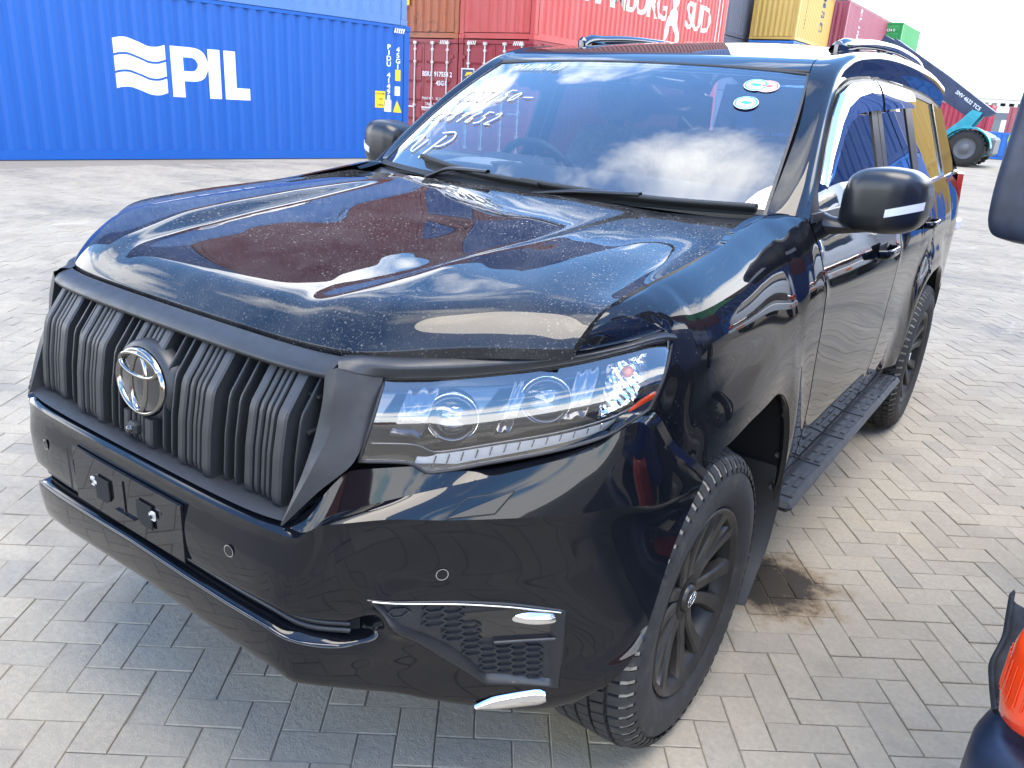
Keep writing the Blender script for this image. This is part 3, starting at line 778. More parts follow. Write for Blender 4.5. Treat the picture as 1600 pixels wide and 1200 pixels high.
def relax(P, n, keep=None):
    """Evens out a panel grid between its fixed borders so that reflections run smoothly."""
    P = P.copy()
    for _ in range(n):
        Q = P.copy(); Q[1:-1, 1:-1] = .5*P[1:-1, 1:-1]+.125*(P[:-2, 1:-1]+P[2:, 1:-1]+P[1:-1, :-2]+P[1:-1, 2:])
        P = Q if keep is None else P+(Q-P)*keep
    return P
ARCH_FS = resample(ARCH_F, 90); ARCH_RS = resample(ARCH_R, 90)
def S(y, z):
    y = np.asarray(y, float); z = np.asarray(z, float)
    p = pchip(PZ, PXs, np.clip(z, .3, 1.32).ravel()).reshape(z.shape)
    p = p-.030*sstep(2.6, 4.3, y)
    d = np.minimum(seg_dist(y, z, ARCH_FS), seg_dist(y, z, ARCH_RS))
    p = p+.034*(1-sstep(.015, .16, d))
    # soft shoulder line along the doors
    p = p+.006*np.exp(-((z-1.06)/.035)**2)-.006*np.exp(-((z-.86)/.10)**2)*sstep(1.4, 1.8, y)*(1-sstep(2.9, 3.2, y))
    ys = np.clip(y, .405, 1.52).ravel()
    xs = pchip(SEAM[:, 0], SEAM[:, 1], ys).reshape(y.shape); zt = pchip(SEAM[:, 0], SEAM[:, 2], ys).reshape(y.shape)
    dz = np.clip(zt-z, 0, .6)
    g = np.interp(dz, [0, .004, .012, .025, .045, .075, .11, .16, .3], [0, .016, .034, .054, .076, .098, .114, .130, .17])
    up = xs+g+sstep(1.49, 1.62, y)*.5
    pl = np.interp(y, PLAN_Y, PLAN_X)
    pl = pchip(PLAN_Y, PLAN_X, np.clip(y, PLAN_Y[0], PLAN_Y[-1]).ravel()).reshape(y.shape)
    k = np.interp(y, [.40, .6, .9, 1.1], [.075, .07, .03, .02]); return smin(smin(p, up, .018), pl+k*.18, k)
def side_panel_grid(T, M, B, nu, nv, vpow=1.0):
    """Panel on the body side from matching top / middle / bottom points in (y, z)."""
    T, M, B = map(lambda a: np.asarray(a, float), (T, M, B))
    t = chord(B)*.5+chord(T)*.5; q = np.linspace(0, 1, nu)
    T2, M2, B2 = pchip(t, T, q), pchip(t, M, q), pchip(t, B, q)
    v = np.linspace(0, 1, nv)**vpow
    C = crom(np.array([0, .5, 1]), np.stack([T2, M2, B2]), v)      # nv x nu x 2
    X = S(C[..., 0], C[..., 1])
    P_ = np.dstack([X, C[..., 0], C[..., 1]]); Q_ = relax(P_, 40); P_[..., 0] = Q_[..., 0]; return P_
def panel(name, P, mat, thick=.018, edges='tblr', sides=(1, -1), label=None, sub=None):
    out = []
    for s in sides:
        Q = P if s > 0 else mirx(P)
        b = MB().grid(Q); N = gnorm(Q)
        inw = np.zeros_like(Q); inw[..., 0] = -s
        b.flange(Q, thick, edges, inw)
        out.append(b.build(name, mat, car, fix=False))
    return out
# fender
fT = [(.405, 1.104), (.430, 1.131), (.50, 1.162), (.56, 1.172), (.60, 1.177), (.63, 1.180), (.67, 1.185), (.705, 1.188), (.80, 1.195), (.95, 1.207), (1.08, 1.221), (1.17, 1.235), (1.25, 1.246), (1.30, 1.253), (1.38, 1.261), (1.45, 1.262), (1.515, 1.252)]
fB = [(.428, 1.094), (.52, 1.104), (.60, 1.118), (.626, 1.085), (.608, 1.03), (.570, .967), (.634, .89), (.715, .792), (.837, .824), (1.0, .847), (1.164, .848), (1.255, .827), (1.340, .766), (1.389, .663), (1.411, .554), (1.422, .47), (1.66, .47)]
fM = [((a[0]+b[0])/2, (a[1]+b[1])/2) for a, b in zip(fT, fB)]
fM[12] = (1.315, 1.02); fM[13] = (1.37, .99); fM[14] = (1.42, .96); fM[15] = (1.47, .93); fM[16] = (1.594, .93)
P = side_panel_grid(fT, fM, fB, 110, 60, 1.5)
for f_ in panel('fender', P, 'paint_light_dust'): f_['label'] = 'glossy black front fender with dust specks'
# doors
dseam = [(1.424, 1.262), (1.598, .955), (1.668, .47)]
def door(T, M, B, nu=60, nv=44): return side_panel_grid(T, M, B, nu, nv)
fd = door([(1.526, 1.248), (1.8, 1.25), (2.2, 1.252), (2.612, 1.25)], [(1.604, .93), (1.9, .86), (2.25, .86), (2.618, .86)], [(1.670, .47), (1.95, .47), (2.25, .47), (2.50, .47)])
rT = [(2.622, 1.25), (2.8, 1.25), (3.0, 1.25), (3.1, 1.25), (3.2, 1.25), (3.28, 1.252), (3.36, 1.253), (3.44, 1.254), (3.50, 1.255)]
rB = [(2.510, .47), (2.8, .47), (3.05, .47), (3.125, .47), (3.140, .56), (3.178, .69), (3.262, .782), (3.36, .826), (3.42, .84)]
rM = [((a[0]+b[0])/2, (a[1]+b[1])/2) for a, b in zip(rT, rB)]; rM[0] = (2.628, .86); rM[-1] = (3.492, 1.04)
rd = door(rT, rM, rB)
qT = [(3.508, 1.255), (3.6, 1.256), (3.72, 1.258), (3.88, 1.26), (4.0, 1.262), (4.1, 1.265), (4.2, 1.268), (4.45, 1.275), (4.70, 1.28)]
qB = [(3.428, .841), (3.55, .852), (3.72, .852), (3.88, .822), (4.002, .742), (4.084, .62), (4.122, .47), (4.45, .50), (4.70, .55)]
qM = [((a[0]+b[0])/2, (a[1]+b[1])/2) for a, b in zip(qT, qB)]; qM[0] = (3.50, 1.04)
qd = door(qT, qM, qB)
fdoors = panel('front_door', fd, 'paint'); rdoors = panel('rear_door', rd, 'paint'); panel('rear_quarter', qd, 'paint')

# ---- hood
HX = np.array([0, .2, .36, .45, .489, .53, .60, .68, .74, .778]); HYF = np.array([.118, .120, .130, .146, .163, .190, .250, .325, .380, .405]); HZF = np.array([1.083, 1.083, 1.081, 1.080, 1.080, 1.082, 1.086, 1.092, 1.098, 1.104])
RD = [0, .008, .02, .04, .07, .11, .20, .30, .45, .60, .80, .95, 1.25]; RZ = [0, .010, .0225, .039, .056, .0665, .0775, .087, .0985, .110, .128, .141, .166]
def hood_z(x, y):
    ax = np.abs(x); yf = np.interp(ax, HX, HYF); zf = np.interp(ax, HX, HZF)
    yf = pchip(HX, HYF, ax.ravel()).reshape(ax.shape); zf = pchip(HX, HZF, ax.ravel()).reshape(ax.shape)
    d = y-yf
    z = zf+pchip(RD, RZ, np.clip(d, 0, 1.24).ravel()).reshape(d.shape)
    # raised outer shoulders either side of a sunken middle
    xr = np.interp(y, [.2, .4, .8, 1.25], [.33, .385, .43, .455])
    w = np.interp(y, [.2, .5, 1.25], [.085, .055, .035])
    amp = np.interp(y, [.12, .24, .45, .8, 1.1, 1.24], [0, .014, .030, .026, .012, 0.0])
    z = z+amp*(sstep(0, 1, (ax-xr)/w+.5)-.35)*(1-sstep(.60, .77, ax))
    z = z+.012*sstep(.1, .5, d)*(1-sstep(.50, .775, ax))*(1-.25*(ax/.5)**2)
    return z
nu, nv = 141, 90
ss = np.linspace(-1, 1, nu); vv = np.linspace(0, 1, nv)
vv = vv**1.7
HG = np.zeros((nv, nu, 3))
for i, v in enumerate(vv):
    for _ in range(1):
        # lateral limit follows the shut line
        s = ss
        ax = np.abs(s)
        yF = pchip(HX, HYF, np.clip(ax*.772, 0, .778)); yR = 1.262+.048*ax**2
        y = yF+(yR-yF)*v
        xs = pchip(SEAM[:, 0], SEAM[:, 1], np.clip(yF[-1]+(yR[-1]-yF[-1])*v, .405, 1.52)*np.ones(1))[0]-.004
        x = s*xs
    HG[i, :, 0] = x; HG[i, :, 1] = y
HG[..., 2] = hood_z(HG[..., 0], HG[..., 1]); HG[..., 2] = relax(HG, 8)[..., 2]
hb = MB().grid(HG); inw = np.zeros_like(HG); inw[..., 2] = -1; hb.flange(HG, .02, 'tblr', inw)
hood = hb.build('hood', 'paint_dusty', car, fix=False, label='glossy black hood with dried dust spots')

# ---- greenhouse
def G(z, y=2.0):
    t = np.clip((np.asarray(z, float)-1.2)/.46, 0, None); return .850-.150*t-.045*np.clip((np.asarray(y, float)-2.0)/2.4, 0, 1.2)**1.5
EG = np.array([(.737, 1.449, 1.254), (.712, 1.60, 1.362), (.683, 1.76, 1.475), (.650, 1.90, 1.572), (.618, 2.012, 1.648)])
DLyz = np.array([(1.519, 1.246), (1.606, 1.324), (1.685, 1.393), (1.753, 1.450), (1.888, 1.552), (1.992, 1.608), (2.154, 1.646), (2.40, 1.666), (2.65, 1.674), (3.0, 1.674), (3.5, 1.667), (3.95, 1.650), (4.30, 1.615)])
DL = np.array([(G(z, y), y, z) for y, z in DLyz])
RI = np.array([(.737, 1.449, 1.256), (.712, 1.60, 1.364), (.683, 1.76, 1.477), (.650, 1.90, 1.574), (.622, 2.005, 1.652), (.604, 2.10, 1.692), (.595, 2.30, 1.728), (.590, 2.60, 1.762), (.588, 3.0, 1.787), (.585, 3.5, 1.797), (.58, 3.95, 1.785), (.57, 4.45, 1.745)])
n_s = 90
ri = resample(RI, n_s); dl = resample(DL, n_s)
# keep the two edges in step by y
yq = np.linspace(0, 1, n_s)
ri = pchip(RI[:, 1], RI, 1.449+(4.45-1.449)*yq**1.3); dl = pchip(DL[:, 1], DL, np.clip(1.519+(4.30-1.519)*yq**1.3, 1.519, 4.30))
mid = (ri+dl)/2; out_ = np.zeros_like(mid); out_[:, 0] = .020+.016*np.clip((mid[:, 1]-1.9)/.4, 0, 1); out_[:, 2] = .012+.022*np.clip((mid[:, 1]-1.95)/.3, 0, 1); mid = mid+out_*np.r_[np.linspace(.7, 1, 8), np.ones(n_s-8)][:, None]
CR = crom(np.array([0, .5, 1]), np.stack([ri, mid, dl]), np.linspace(0, 1, 14))
for s in (1, -1):
    Q = CR if s > 0 else mirx(CR); b = MB().grid(Q); inw = np.zeros_like(Q); inw[..., 0] = -.5*s; inw[..., 2] = -.8
    b.flange(Q, .014, 'tblr', inw); b.build('pillar_and_roof_side', 'paint_light_dust', car, fix=False)
# roof panel
nr, nc = 60, 61
RO = np.zeros((nr, nc, 3))
for i in range(nr):
    y = 2.014+(4.45-2.014)*i/(nr-1)
    e = pchip(RI[:, 1], RI, np.array([y]))[0]
    zc0 = pchip([2.014, 2.10, 2.2, 2.4, 2.6, 3.0, 3.4, 4.0, 4.45], [1.668, 1.698, 1.716, 1.748, 1.776, 1.816, 1.830, 1.815, 1.768], np.array([y]))[0]
    x = np.linspace(-1, 1, nc)*(e[0]-.003); a = np.abs(x)/e[0]
    RO[i, :, 0] = x; RO[i, :, 1] = y+.0*a; RO[i, :, 2] = e[2]+.001+(zc0-e[2])*(1-a**2.6)
b = MB().grid(RO); inw = np.zeros_like(RO); inw[..., 2] = -1; b.flange(RO, .015, 'tblr', inw); b.build('roof', 'paint_light_dust', car, fix=False)
# windscreen
def ws_point(s, v):
    """s in -1..1 across, v in 0..1 from the cowl to the header."""
    e = pchip(chord(EG), EG, np.array([v]))[0]; a = abs(s)
    yc = np.interp(v, [0, 1], [1.300, 1.985]); zc_ = np.interp(v, [0, 1], [1.243, 1.667])
    bow = math.sin(math.pi*v)*.022
    y = yc+(e[1]-yc)*a**2.2; z = zc_+(e[2]-zc_)*a**2.2
    return np.array((s*e[0], y-bow*.8*(1-a*.5), z+bow*(1-a*.5)))
WS = np.array([[ws_point(s, v) for s in np.linspace(-1, 1, 41)] for v in np.linspace(0, 1, 25)])
wsN = gnorm(WS)
windscreen = MB().grid(WS).grid(WS-wsN*.005*np.sign(wsN[..., 2:3])).build('windscreen', 'windscreen', car, fix=False)
# black border round the glass
def ws_strip(s0, s1, v0, v1, off=.0015, mat='trim_dark', name='windscreen_border', n=24):
    A = np.array([[ws_point(s0+(s1-s0)*i/n, v0+(v1-v0)*j/8) for i in range(n+1)] for j in range(9)]); N = gnorm(A); N *= np.sign(N[..., 2:3])
    A = A+N*off; return MB().grid(A).flange(A, .003, 'tblr', -N).build(name, mat, windscreen and car, fix=False)
def ws_line(s, v0, v1, w, name, mat, off=.004):
    A = np.array([[ws_point(s, v0+(v1-v0)*j/30)+np.array((k*w, -.002, 0)) for k in (-1, 0, 1)] for j in range(31)]); A[:, 1, 2] += off; A[:, 1, 1] -= off
    return MB().grid(A).build(name, mat, car, fix=False)
for s in (-1, 1):
    ws_strip(s*.988, s*1.0, 0, 1, .003, 'trim', 'windscreen_seal', 2)
ws_strip(-1, 1, .985, 1.0, .003, 'trim_dark', 'windscreen_seal', 40)
ws_strip(-1, 1, .0, .03, .002, 'trim_dark', 'windscreen_seal', 40)
# cowl below the glass
cw_ = []
for v in range(3):
    row = []
    for s in np.linspace(-1, 1, 41):
        a = abs(s); w0 = ws_point(s, 0); h0 = np.array((s*.742, 1.262+.048*a*a, 0)); h0[2] = hood_z(np.array([h0[0]]), np.array([h0[1]]))[0]-.022
        row.append(h0*(1-v/2)+(w0+np.array((0, 0, -.012)))*v/2-np.array((0, 0, .012 if v == 1 else 0)))
    cw_.append(row)
MB().grid(np.array(cw_)).build('cowl', 'trim', car, fix=False)
# side glass and frames on the surface G
def gpatch(poly, n=12, m=10, off=0.0):
    """poly: bottom-front, bottom-rear, top-rear, top-front as (y, z) curves -> [bottom curve, top curve]."""
    bot, top = [resample(np.array(c, float), n, True) for c in poly]
    YZ = np.array([bot*(1-v)+top*v for v in np.linspace(0, 1, m)])
    return np.dstack([G(YZ[..., 1], YZ[..., 0])+off, YZ[..., 0], YZ[..., 1]])
def gpart(name, poly, mat, off, parents, n=14, m=8, thick=.012):
    for s, par in zip((1, -1), parents):
        P_ = gpatch(poly, n, m, off); Q = P_ if s > 0 else mirx(P_); b = MB().grid(Q)
        inw = np.zeros_like(Q); inw[..., 0] = -s; b.flange(Q, thick, 'tblr', inw); b.build(name, mat, par, fix=False)
cc = (car, car)
def up(ys): return [(y, float(np.interp(y, DLyz[:, 0], DLyz[:, 1]))-.004) for y in ys]
FD, RDo = [], []
for s, i in ((1, 0), (-1, 1)): FD.append(fdoors[i]); RDo.append(rdoors[i])
# upper door frames follow the door line
def ribbon(name, ys, w, mat, off, parents):
    for s, par in zip((1, -1), parents):
        o_ = np.array(up(ys)); t = np.gradient(o_, axis=0); nrm = np.stack([t[:, 1], -t[:, 0]], 1); nrm /= np.linalg.norm(nrm, axis=1)[:, None]
        i_ = o_+nrm*w; o2 = o_+nrm*.004
        YZ = np.array([o2*(1-v)+i_*v for v in np.linspace(0, 1, 4)]); P_ = np.dstack([G(YZ[..., 1], YZ[..., 0])+off, YZ[..., 0], YZ[..., 1]])
        Q = P_ if s > 0 else mirx(P_); inw = np.zeros_like(Q); inw[..., 0] = -s
        MB().grid(Q).flange(Q, .02, 'tblr', inw).build(name, mat, par, fix=False)
ribbon('window_frame', np.r_[np.linspace(1.535, 2.02, 22), np.linspace(2.06, 2.56, 10)], .030, 'trim_satin', -.002, FD)
ribbon('window_frame', np.linspace(2.57, 3.34, 14), .030, 'trim_satin', -.002, RDo)
ribbon('window_frame', np.linspace(3.36, 4.20, 14), .028, 'trim_satin', -.002, cc)
o_ = np.array(up(np.linspace(1.60, 2.47, 30))); t_ = np.gradient(o_, axis=0); n_ = np.stack([t_[:, 1], -t_[:, 0]], 1); n_ /= np.linalg.norm(n_, axis=1)[:, None]
gpart('side_window', [[(1.63, 1.262), (1.9, 1.260), (2.2, 1.260), (2.47, 1.260)], [tuple(p) for p in (o_+n_*.030)]], 'side_glass', -.008, FD, 24, 16, .004)
gpart('window_frame', [[(1.535, 1.250), (1.64, 1.256)], [(1.55, 1.270), (1.66, 1.352)]], 'trim_satin', -.003, FD)
gpart('window_frame', [[(2.465, 1.258), (2.565, 1.258)], [(2.465, 1.642), (2.565, 1.644)]], 'trim_satin', -.003, FD)
gpart('window_frame', [[(2.575, 1.258), (2.655, 1.258)], [(2.575, 1.644), (2.645, 1.644)]], 'trim_satin', -.003, RDo)
gpart('side_window', [[(2.645, 1.260), (3.22, 1.262)], [(2.635, 1.644), (3.17, 1.644)]], 'privacy_glass', -.008, RDo, 14, 10, .004)
gpart('window_frame', [[(3.21, 1.260), (3.36, 1.262)], [(3.16, 1.644), (3.33, 1.644)]], 'trim_satin', -.003, RDo)
gpart('quarter_window', [[(3.37, 1.264), (4.10, 1.275)], [(3.34, 1.642), (3.95, 1.617)]], 'privacy_glass', -.006, cc, 14, 10, .004)
gpart('belt_moulding', [[(1.54, 1.240), (2.60, 1.236)], [(1.55, 1.262), (2.60, 1.262)]], 'trim_satin', .004, FD, 24, 3)
gpart('belt_moulding', [[(2.625, 1.236), (3.49, 1.242)], [(2.625, 1.262), (3.48, 1.266)]], 'trim_satin', .004, RDo, 20, 3)
gpart('quarter_pillar', [[(4.09, 1.26), (4.62, 1.285)], [(3.94, 1.625), (4.36, 1.60)]], 'paint', -.002, cc, 10, 10)
gpart('quarter_moulding', [[(4.085, 1.268), (4.125, 1.270)], [(3.94, 1.62), (3.975, 1.62)]], 'chrome_dull', .004, cc, 3, 12)
gpart('quarter_moulding', [[(3.42, 1.252), (4.11, 1.258)], [(3.42, 1.268), (4.11, 1.276)]], 'chrome_dull', .004, cc, 14, 3)
# smoked wind deflectors over the side windows
def visor(ys, w0, w1, par_, front=False):
    for s, par in zip((1, -1), par_):
        o_ = np.array(up(ys)); t = np.gradient(o_, axis=0); nrm = np.stack([t[:, 1], -t[:, 0]], 1); nrm /= np.linalg.norm(nrm, axis=1)[:, None]
        w = np.linspace(w0, w1, len(ys))[:, None]
        if front: w = np.interp(np.linspace(0, 1, len(ys)), [0, .12, .5, 1], [.02, .055, .085, .098])[:, None]
        rows = []
        for v, of in ((0, .010), (.2, .021), (.6, .026), (1, .024)):
            c = o_+nrm*(.012+w*v); rows.append(np.stack([G(c[:, 1], c[:, 0])+of, c[:, 0], c[:, 1]], 1))
        A = loft(np.array(rows), len(ys), 10, tu=np.linspace(0, 1, len(ys)))
        Q = A if s > 0 else mirx(A); inw = np.zeros_like(Q); inw[..., 0] = -s
        MB().grid(Q).flange(Q, .004, 'tblr', inw).build('wind_deflector', 'visor', par, fix=False)
visor(np.r_[np.linspace(1.64, 2.04, 24), np.linspace(2.08, 2.54, 12)], .05, .1, FD, True)
visor(np.linspace(2.58, 3.28, 16), .098, .07, RDo)

# roof rails
for s in (1, -1):
    path = [(.545, 2.50, 1.745), (.552, 2.56, 1.770), (.558, 2.66, 1.786), (.563, 2.85, 1.805), (.565, 3.1, 1.820), (.562, 3.5, 1.830), (.556, 3.9, 1.822), (.550, 4.12, 1.800), (.545, 4.22, 1.770)]
    PP = resample(np.array(path), 40); b = MB()
    rows = []
    for i, p in enumerate(PP):
        h = np.interp(i/39, [0, .06, .12, .88, .94, 1], [.030, .030, .020, .020, .028, .028]); w = .026
        ring = [(w*math.cos(a), h*math.sin(a)) for a in np.linspace(0, 2*math.pi, 17)]
        rows.append([(s*(p[0]+u*.8), p[1], p[2]+q) for u, q in ring])
    b.grid(np.array(rows)); rail = b.build('roof_rail', 'smoke_chrome', car)
    for y0, y1, z0, z1 in ((2.50, 2.70, 1.725, 1.790), (3.22, 3.36, 1.775, 1.825), (4.02, 4.19, 1.75, 1.805)):
        f = MB(); A = np.array([[(s*(.608+w), y0+(y1-y0)*i/8, z0+(z1-z0)*math.sin(math.pi*min(1, .15+.85*j/4)/2)*1.0-(.0 if j else 0)) for j in range(5)] for i in range(9) for w in (0,)])
        f.box((s*.553, (y0+y1)/2, (z0+z1)/2), (.042, y1-y0, z1-z0), bev=.014); f.build('rail_foot', 'smoke_chrome', rail)
# rear end
rows = []
for z, y, w in ((.50, 4.72, .78), (.62, 4.79, .80), (.80, 4.80, .80), (1.0, 4.78, .80), (1.2, 4.745, .79), (1.28, 4.72, .78)):
    rows.append([(w*s, y-.05*abs(s)**3, z) for s in np.linspace(-1, 1, 25)])
A = np.array(rows); tg = MB().grid(A).flange(A, .02, 'tblr', (0, -1, 0)).build('tailgate', 'paint', car, fix=False)
rows = [[((.78-.17*v)*s, 4.72-.26*v-.05*abs(s)**3, 1.285+.40*v) for s in np.linspace(-1, 1, 25)] for v in np.linspace(0, 1, 8)]
MB().grid(np.array(rows)).build('rear_window', 'privacy_glass', car, fix=False)
rows = [[((.84 if z > .35 else .78)*s, y-.12*abs(s)**4, z) for s in np.linspace(-1, 1, 31)] for z, y in ((.30, 4.62), (.36, 4.78), (.50, 4.84), (.60, 4.84), (.63, 4.80))]
MB().grid(np.array(rows)).build('rear_bumper', 'paint', car, fix=False)
rows = [[((.585)*s, 4.44+.18*v, 1.752+.012*(1-s*s)-.03*v) for s in np.linspace(-1, 1, 17)] for v in np.linspace(0, 1, 5)]
A = np.array(rows); MB().grid(A).flange(A, .03, 'tblr', (0, 0, -1)).build('roof_spoiler', 'paint', car, fix=False)
for s in (1, -1):
    b = MB()
    A = np.array([[(s*(np.interp(z, [.95, 1.25], [.868, .845])-.06*v**2-.012*math.sin(3.1*v)), 4.50+.27*v, z) for v in np.linspace(0, 1, 8)] for z in np.linspace(.93, 1.27, 8)])
    A[..., 0] -= s*.004
    b.grid(A).flange(A, .03, 'tblr', (-s, 0, 0)); tl = b.build('tail_lamp', 'red_lens', car, fix=False)
    MB().box((s*.845, 4.62, .98), (.05, .14, .06), bev=.01).build('lamp_segment', 'white_plastic', tl)
# sills, steps and underbody
for s in (1, -1):
    MB().box((s*.80, 2.28, .445), (.15, 1.62, .09), bev=.02).build('sill', 'trim_dark', car)
    st = MB().box((s*.885, 2.245, .420), (.150, 1.62, .034), bev=.016)
    step = st.build('side_step', 'trim', car)
    for yc in np.linspace(1.60, 2.90, 5):
        for r_ in range(4):
            for c_ in range(3):
                MB_ = MB().box((s*(.838+.030*r_), yc-.08+.08*c_, .4385), (.017, .066, .005), bev=.002)
                MB_.build('tread_pad', 'trim', step)
    for yc in np.linspace(1.44+.07, 3.0, 6): MB().box((s*.885, yc-.02, .4375), (.125, .006, .004)).build('tread_rib', 'rubber', step)
MB().box((0, 2.4, .42), (1.2, 4.2, .22)).build('underbody', 'cavity', car)
MB().box((0, .60, .70), (.86, .62, .50)).build('engine_bay', 'cavity', car)
# wheel housings
for s in (1, -1):
    for cy, arch in ((.877, ARCH_F), (3.66, ARCH_R)):
        A = np.array([[(s*x, cy+(p[0]-cy)*k, .385+(p[1]-.385)*k) for p in resample(arch if cy > 2 else arch[2:], 40)] for x, k in ((.904, 1.0), (.89, 1.012), (.60, 1.03), (.52, 1.0))])
        b = MB().grid(A); b.add([(s*.52, cy-.5, .2), (s*.52, cy+.55, .2), (s*.52, cy+.55, .9), (s*.52, cy-.5, .9)], [(0, 1, 2, 3)])
        ln = b.build('wheel_housing', 'trim_dark', car, fix=False)
    # rolled lip of the arch
    for arch, nm_ in ((ARCH_F[6:], 'arch_lip'), (ARCH_R, 'arch_lip')):
        pts = resample(arch, 50); A = np.array([[(s*(S(p[0], p[1])-dx_), p[0]+dy_*(p[0]-arch[:, 0].mean()), p[1]-dz_) for p in pts] for dx_, dy_, dz_ in ((0, 0, 0), (.004, -.006, .004), (.022, -.008, .006))])
        MB().grid(A).build(nm_, 'paint', car, fix=False)
    # clips on the liner and the mud flap behind the front wheel
    fl = resample(np.array([(1.415, .56), (1.425, .44), (1.40, .32), (1.30, .20), (1.27, .16)]), 12)
    A = np.array([[(s*x, p[0]+dy_, p[1]) for p in fl] for x, dy_ in ((.925, 0), (.90, -.012), (.70, -.02))])
    MB().grid(A).flange(A, .01, 'tblr', (0, .6, 0)).build('mud_flap', 'trim_dark', car, fix=False)
    for (y_, z_) in ((1.392, .70), (1.408, .60), (1.405, .50)):
        MB().lathe([(0, .010), (.003, .009), (.005, .0)], (s*.905, y_-.016, z_), 'y', 10).build('clip', 'rubber', car)
    A = np.array([[(s*x, p[0]+dy_, p[1]) for p in resample(np.array([(4.09, .60), (4.12, .46), (4.10, .30), (4.06, .2)]), 10)] for x, dy_ in ((.90, 0), (.66, -.01))])
    MB().grid(A).flange(A, .01, 'tblr', (0, .6, 0)).build('mud_flap', 'trim_dark', car, fix=False)

for s_ in (1, -1):
    a0 = np.array([(.750, 1.302, 1.2525), (.757, 1.38, 1.2615), (.775, 1.45, 1.2635), (.815, 1.514, 1.254)]); a1 = np.array([(.733, 1.335, 1.238), (.736, 1.40, 1.247), (.742, 1.455, 1.256), (.834, 1.519, 1.247)])
    q = np.array([resample(a0, 14)*(1-v)+resample(a1, 14)*v+np.array((0, 0, .004*math.sin(math.pi*v))) for v in np.linspace(0, 1, 6)]); MB().grid(q if s_ > 0 else mirx(q)).build('fender_corner', 'paint', car, fix=False)
# ================================================================== CAR FRONT
BX = np.array([0, .15, .30, .40, .45, .475, .52, .58, .66, .74, .81, .86, .905, .93])
def plan_y(x): return pchip([0, .2, .337, .45, .475, .50, .55, .65, .75, .85, .90, .925, .935], [-.022, -.021, -.017, 0, .022, .05, .115, .24, .365, .485, .565, .640, .715], np.atleast_1d(np.asarray(x, float)))
py_ = plan_y(BX)
def C_(vals): return pchip([0, .40, .45, .475, .52, .58, .66, .74, .81, .86, .905, .93], vals, BX)
z_top = C_([.800, .798, .798, .822, .885, .884, .868, .886, .914, .960, .88, .79])
z_cre = C_([.786, .782, .778, .776, .806, .808, .796, .788, .785, .790, .778, .770])
cre_off = C_([0, 0, 0, -.014, -.036, -.042, -.042, -.040, -.036, -.026, -.012, 0])
z_rid = C_([.793, .790, .788, .778, .812, .832, .854, .878, .906, .955, .880, .785])
rid_off = C_([.02, .02, .015, .006, .008, .008, .008, .008, .008, .015, .012, .0])
z_mid = C_([.70, .70, .70, .70, .70, .69, .68, .67, .665, .66, .66, .66])
z_st = C_([.632, .626, .618, .604, .588, .575, .56, .55, .55, .55, .55, .555])
z_sb = C_([.600, .586, .572, .556, .538, .525, .52, .51, .51, .51, .51, .51])
z_low = C_([.520, .505, .498, .492, .480, .465, .44, .42, .41, .41, .42, .43])
z_bot = C_([.475, .455, .438, .430, .410, .380, .325, .292, .287, .310, .36, .40])
dep = np.interp(BX, [0, .50, .545, .585, 1], [1, 1, .9, 0, 0])
top_in = C_([.050, .048, .045, .035, .036, .036, .036, .036, .034, .04, .02, .0])      # how far the top edge sits behind the crease
# fuller plan low down ahead of the tyre
low_y = np.interp(BX, [0, .45, .66, .81, .86, .905, .93], [0, 0, 0, -.028, -.060, -.11, -.19])
mid_y = np.interp(BX, [0, .66, .86, .905, .93], [0, 0, -.015, -.035, -.07])
rows = []
def row(zv, dy): rows.append([(x, y+d, z) for x, y, z, d in zip(BX, py_, zv, np.broadcast_to(dy, BX.shape))])
row(z_cre, cre_off)
row(z_cre-.012, .001+cre_off)
row(z_mid, -.008+mid_y+.5*cre_off)
row(z_st+.008, -.004+low_y*.6+mid_y*.3)
row(z_st-.002, .004*dep+low_y*.7)
row(z_st-.008, .055*dep+low_y*.8)
row(z_sb+.008, .055*dep+low_y*.9)
row(z_sb, .002*dep+low_y)
row(z_sb-.010, -.008*dep+low_y)
row(z_low, -.002+low_y)
row(z_bot+.020, .010+low_y)
row(z_bot, .040+low_y)
row(z_bot-.012, .14+low_y*.3)
A = np.array(rows, float)
# away from the intake the face runs smoothly from the waist to the foot
for c_ in range(len(BX)):
    if dep[c_] < .5:
        for k_, f_ in zip(range(3, 9), np.linspace(.22, .80, 6)):
            A[k_, c_] = A[2, c_]*(1-f_)+A[9, c_]*f_
            A[k_, c_, 1] -= .010*math.sin(math.pi*f_)*(1 if BX[c_] < .88 else .3)
zl_ = np.array([.775, .758, .68, .62, .60, .58, .55, .525, .505, .46, .415, .395, .385])
yl_ = np.interp(zl_, [.38, .40, .44, .471, .525, .622, .709, .787], [.448, .455, .470, .488, .522, .568, .618, .715])
A[:, -1, 1] = yl_; A[:, -1, 2] = zl_; A[:, -1, 0] = np.interp(zl_, [.38, .40, .44, .50, .8], [.875, .895, .922, .935, .936])
A[:, -2, 1] = np.minimum(A[:, -2, 1], yl_-.035); A[:, -2, 0] = np.interp(A[:, -2, 2], [.36, .40, .46, .52, .8], [.860, .880, .905, .914, .908])
tv = np.array([0, .03, .17, .32, .35, .39, .47, .50, .54, .70, .84, .92, 1])
for r_, vals in ((9, ((.40, .41), (.425, .415), (.452, .43))), (10, ((.408, .325), (.430, .355), (.448, .39))), (11, ((.425, .308), (.440, .340), (.440, .376))), (12, ((.455, .298), (.458, .330), (.446, .368)))):
    for c_, (yy_, zz_) in zip((-4, -3, -2), vals): A[r_, c_, 1] = yy_; A[r_, c_, 2] = zz_
A[9:, -2, 0] = (.902, .884, .872, .862); A[10:, -3, 0] = (.852, .845, .838)
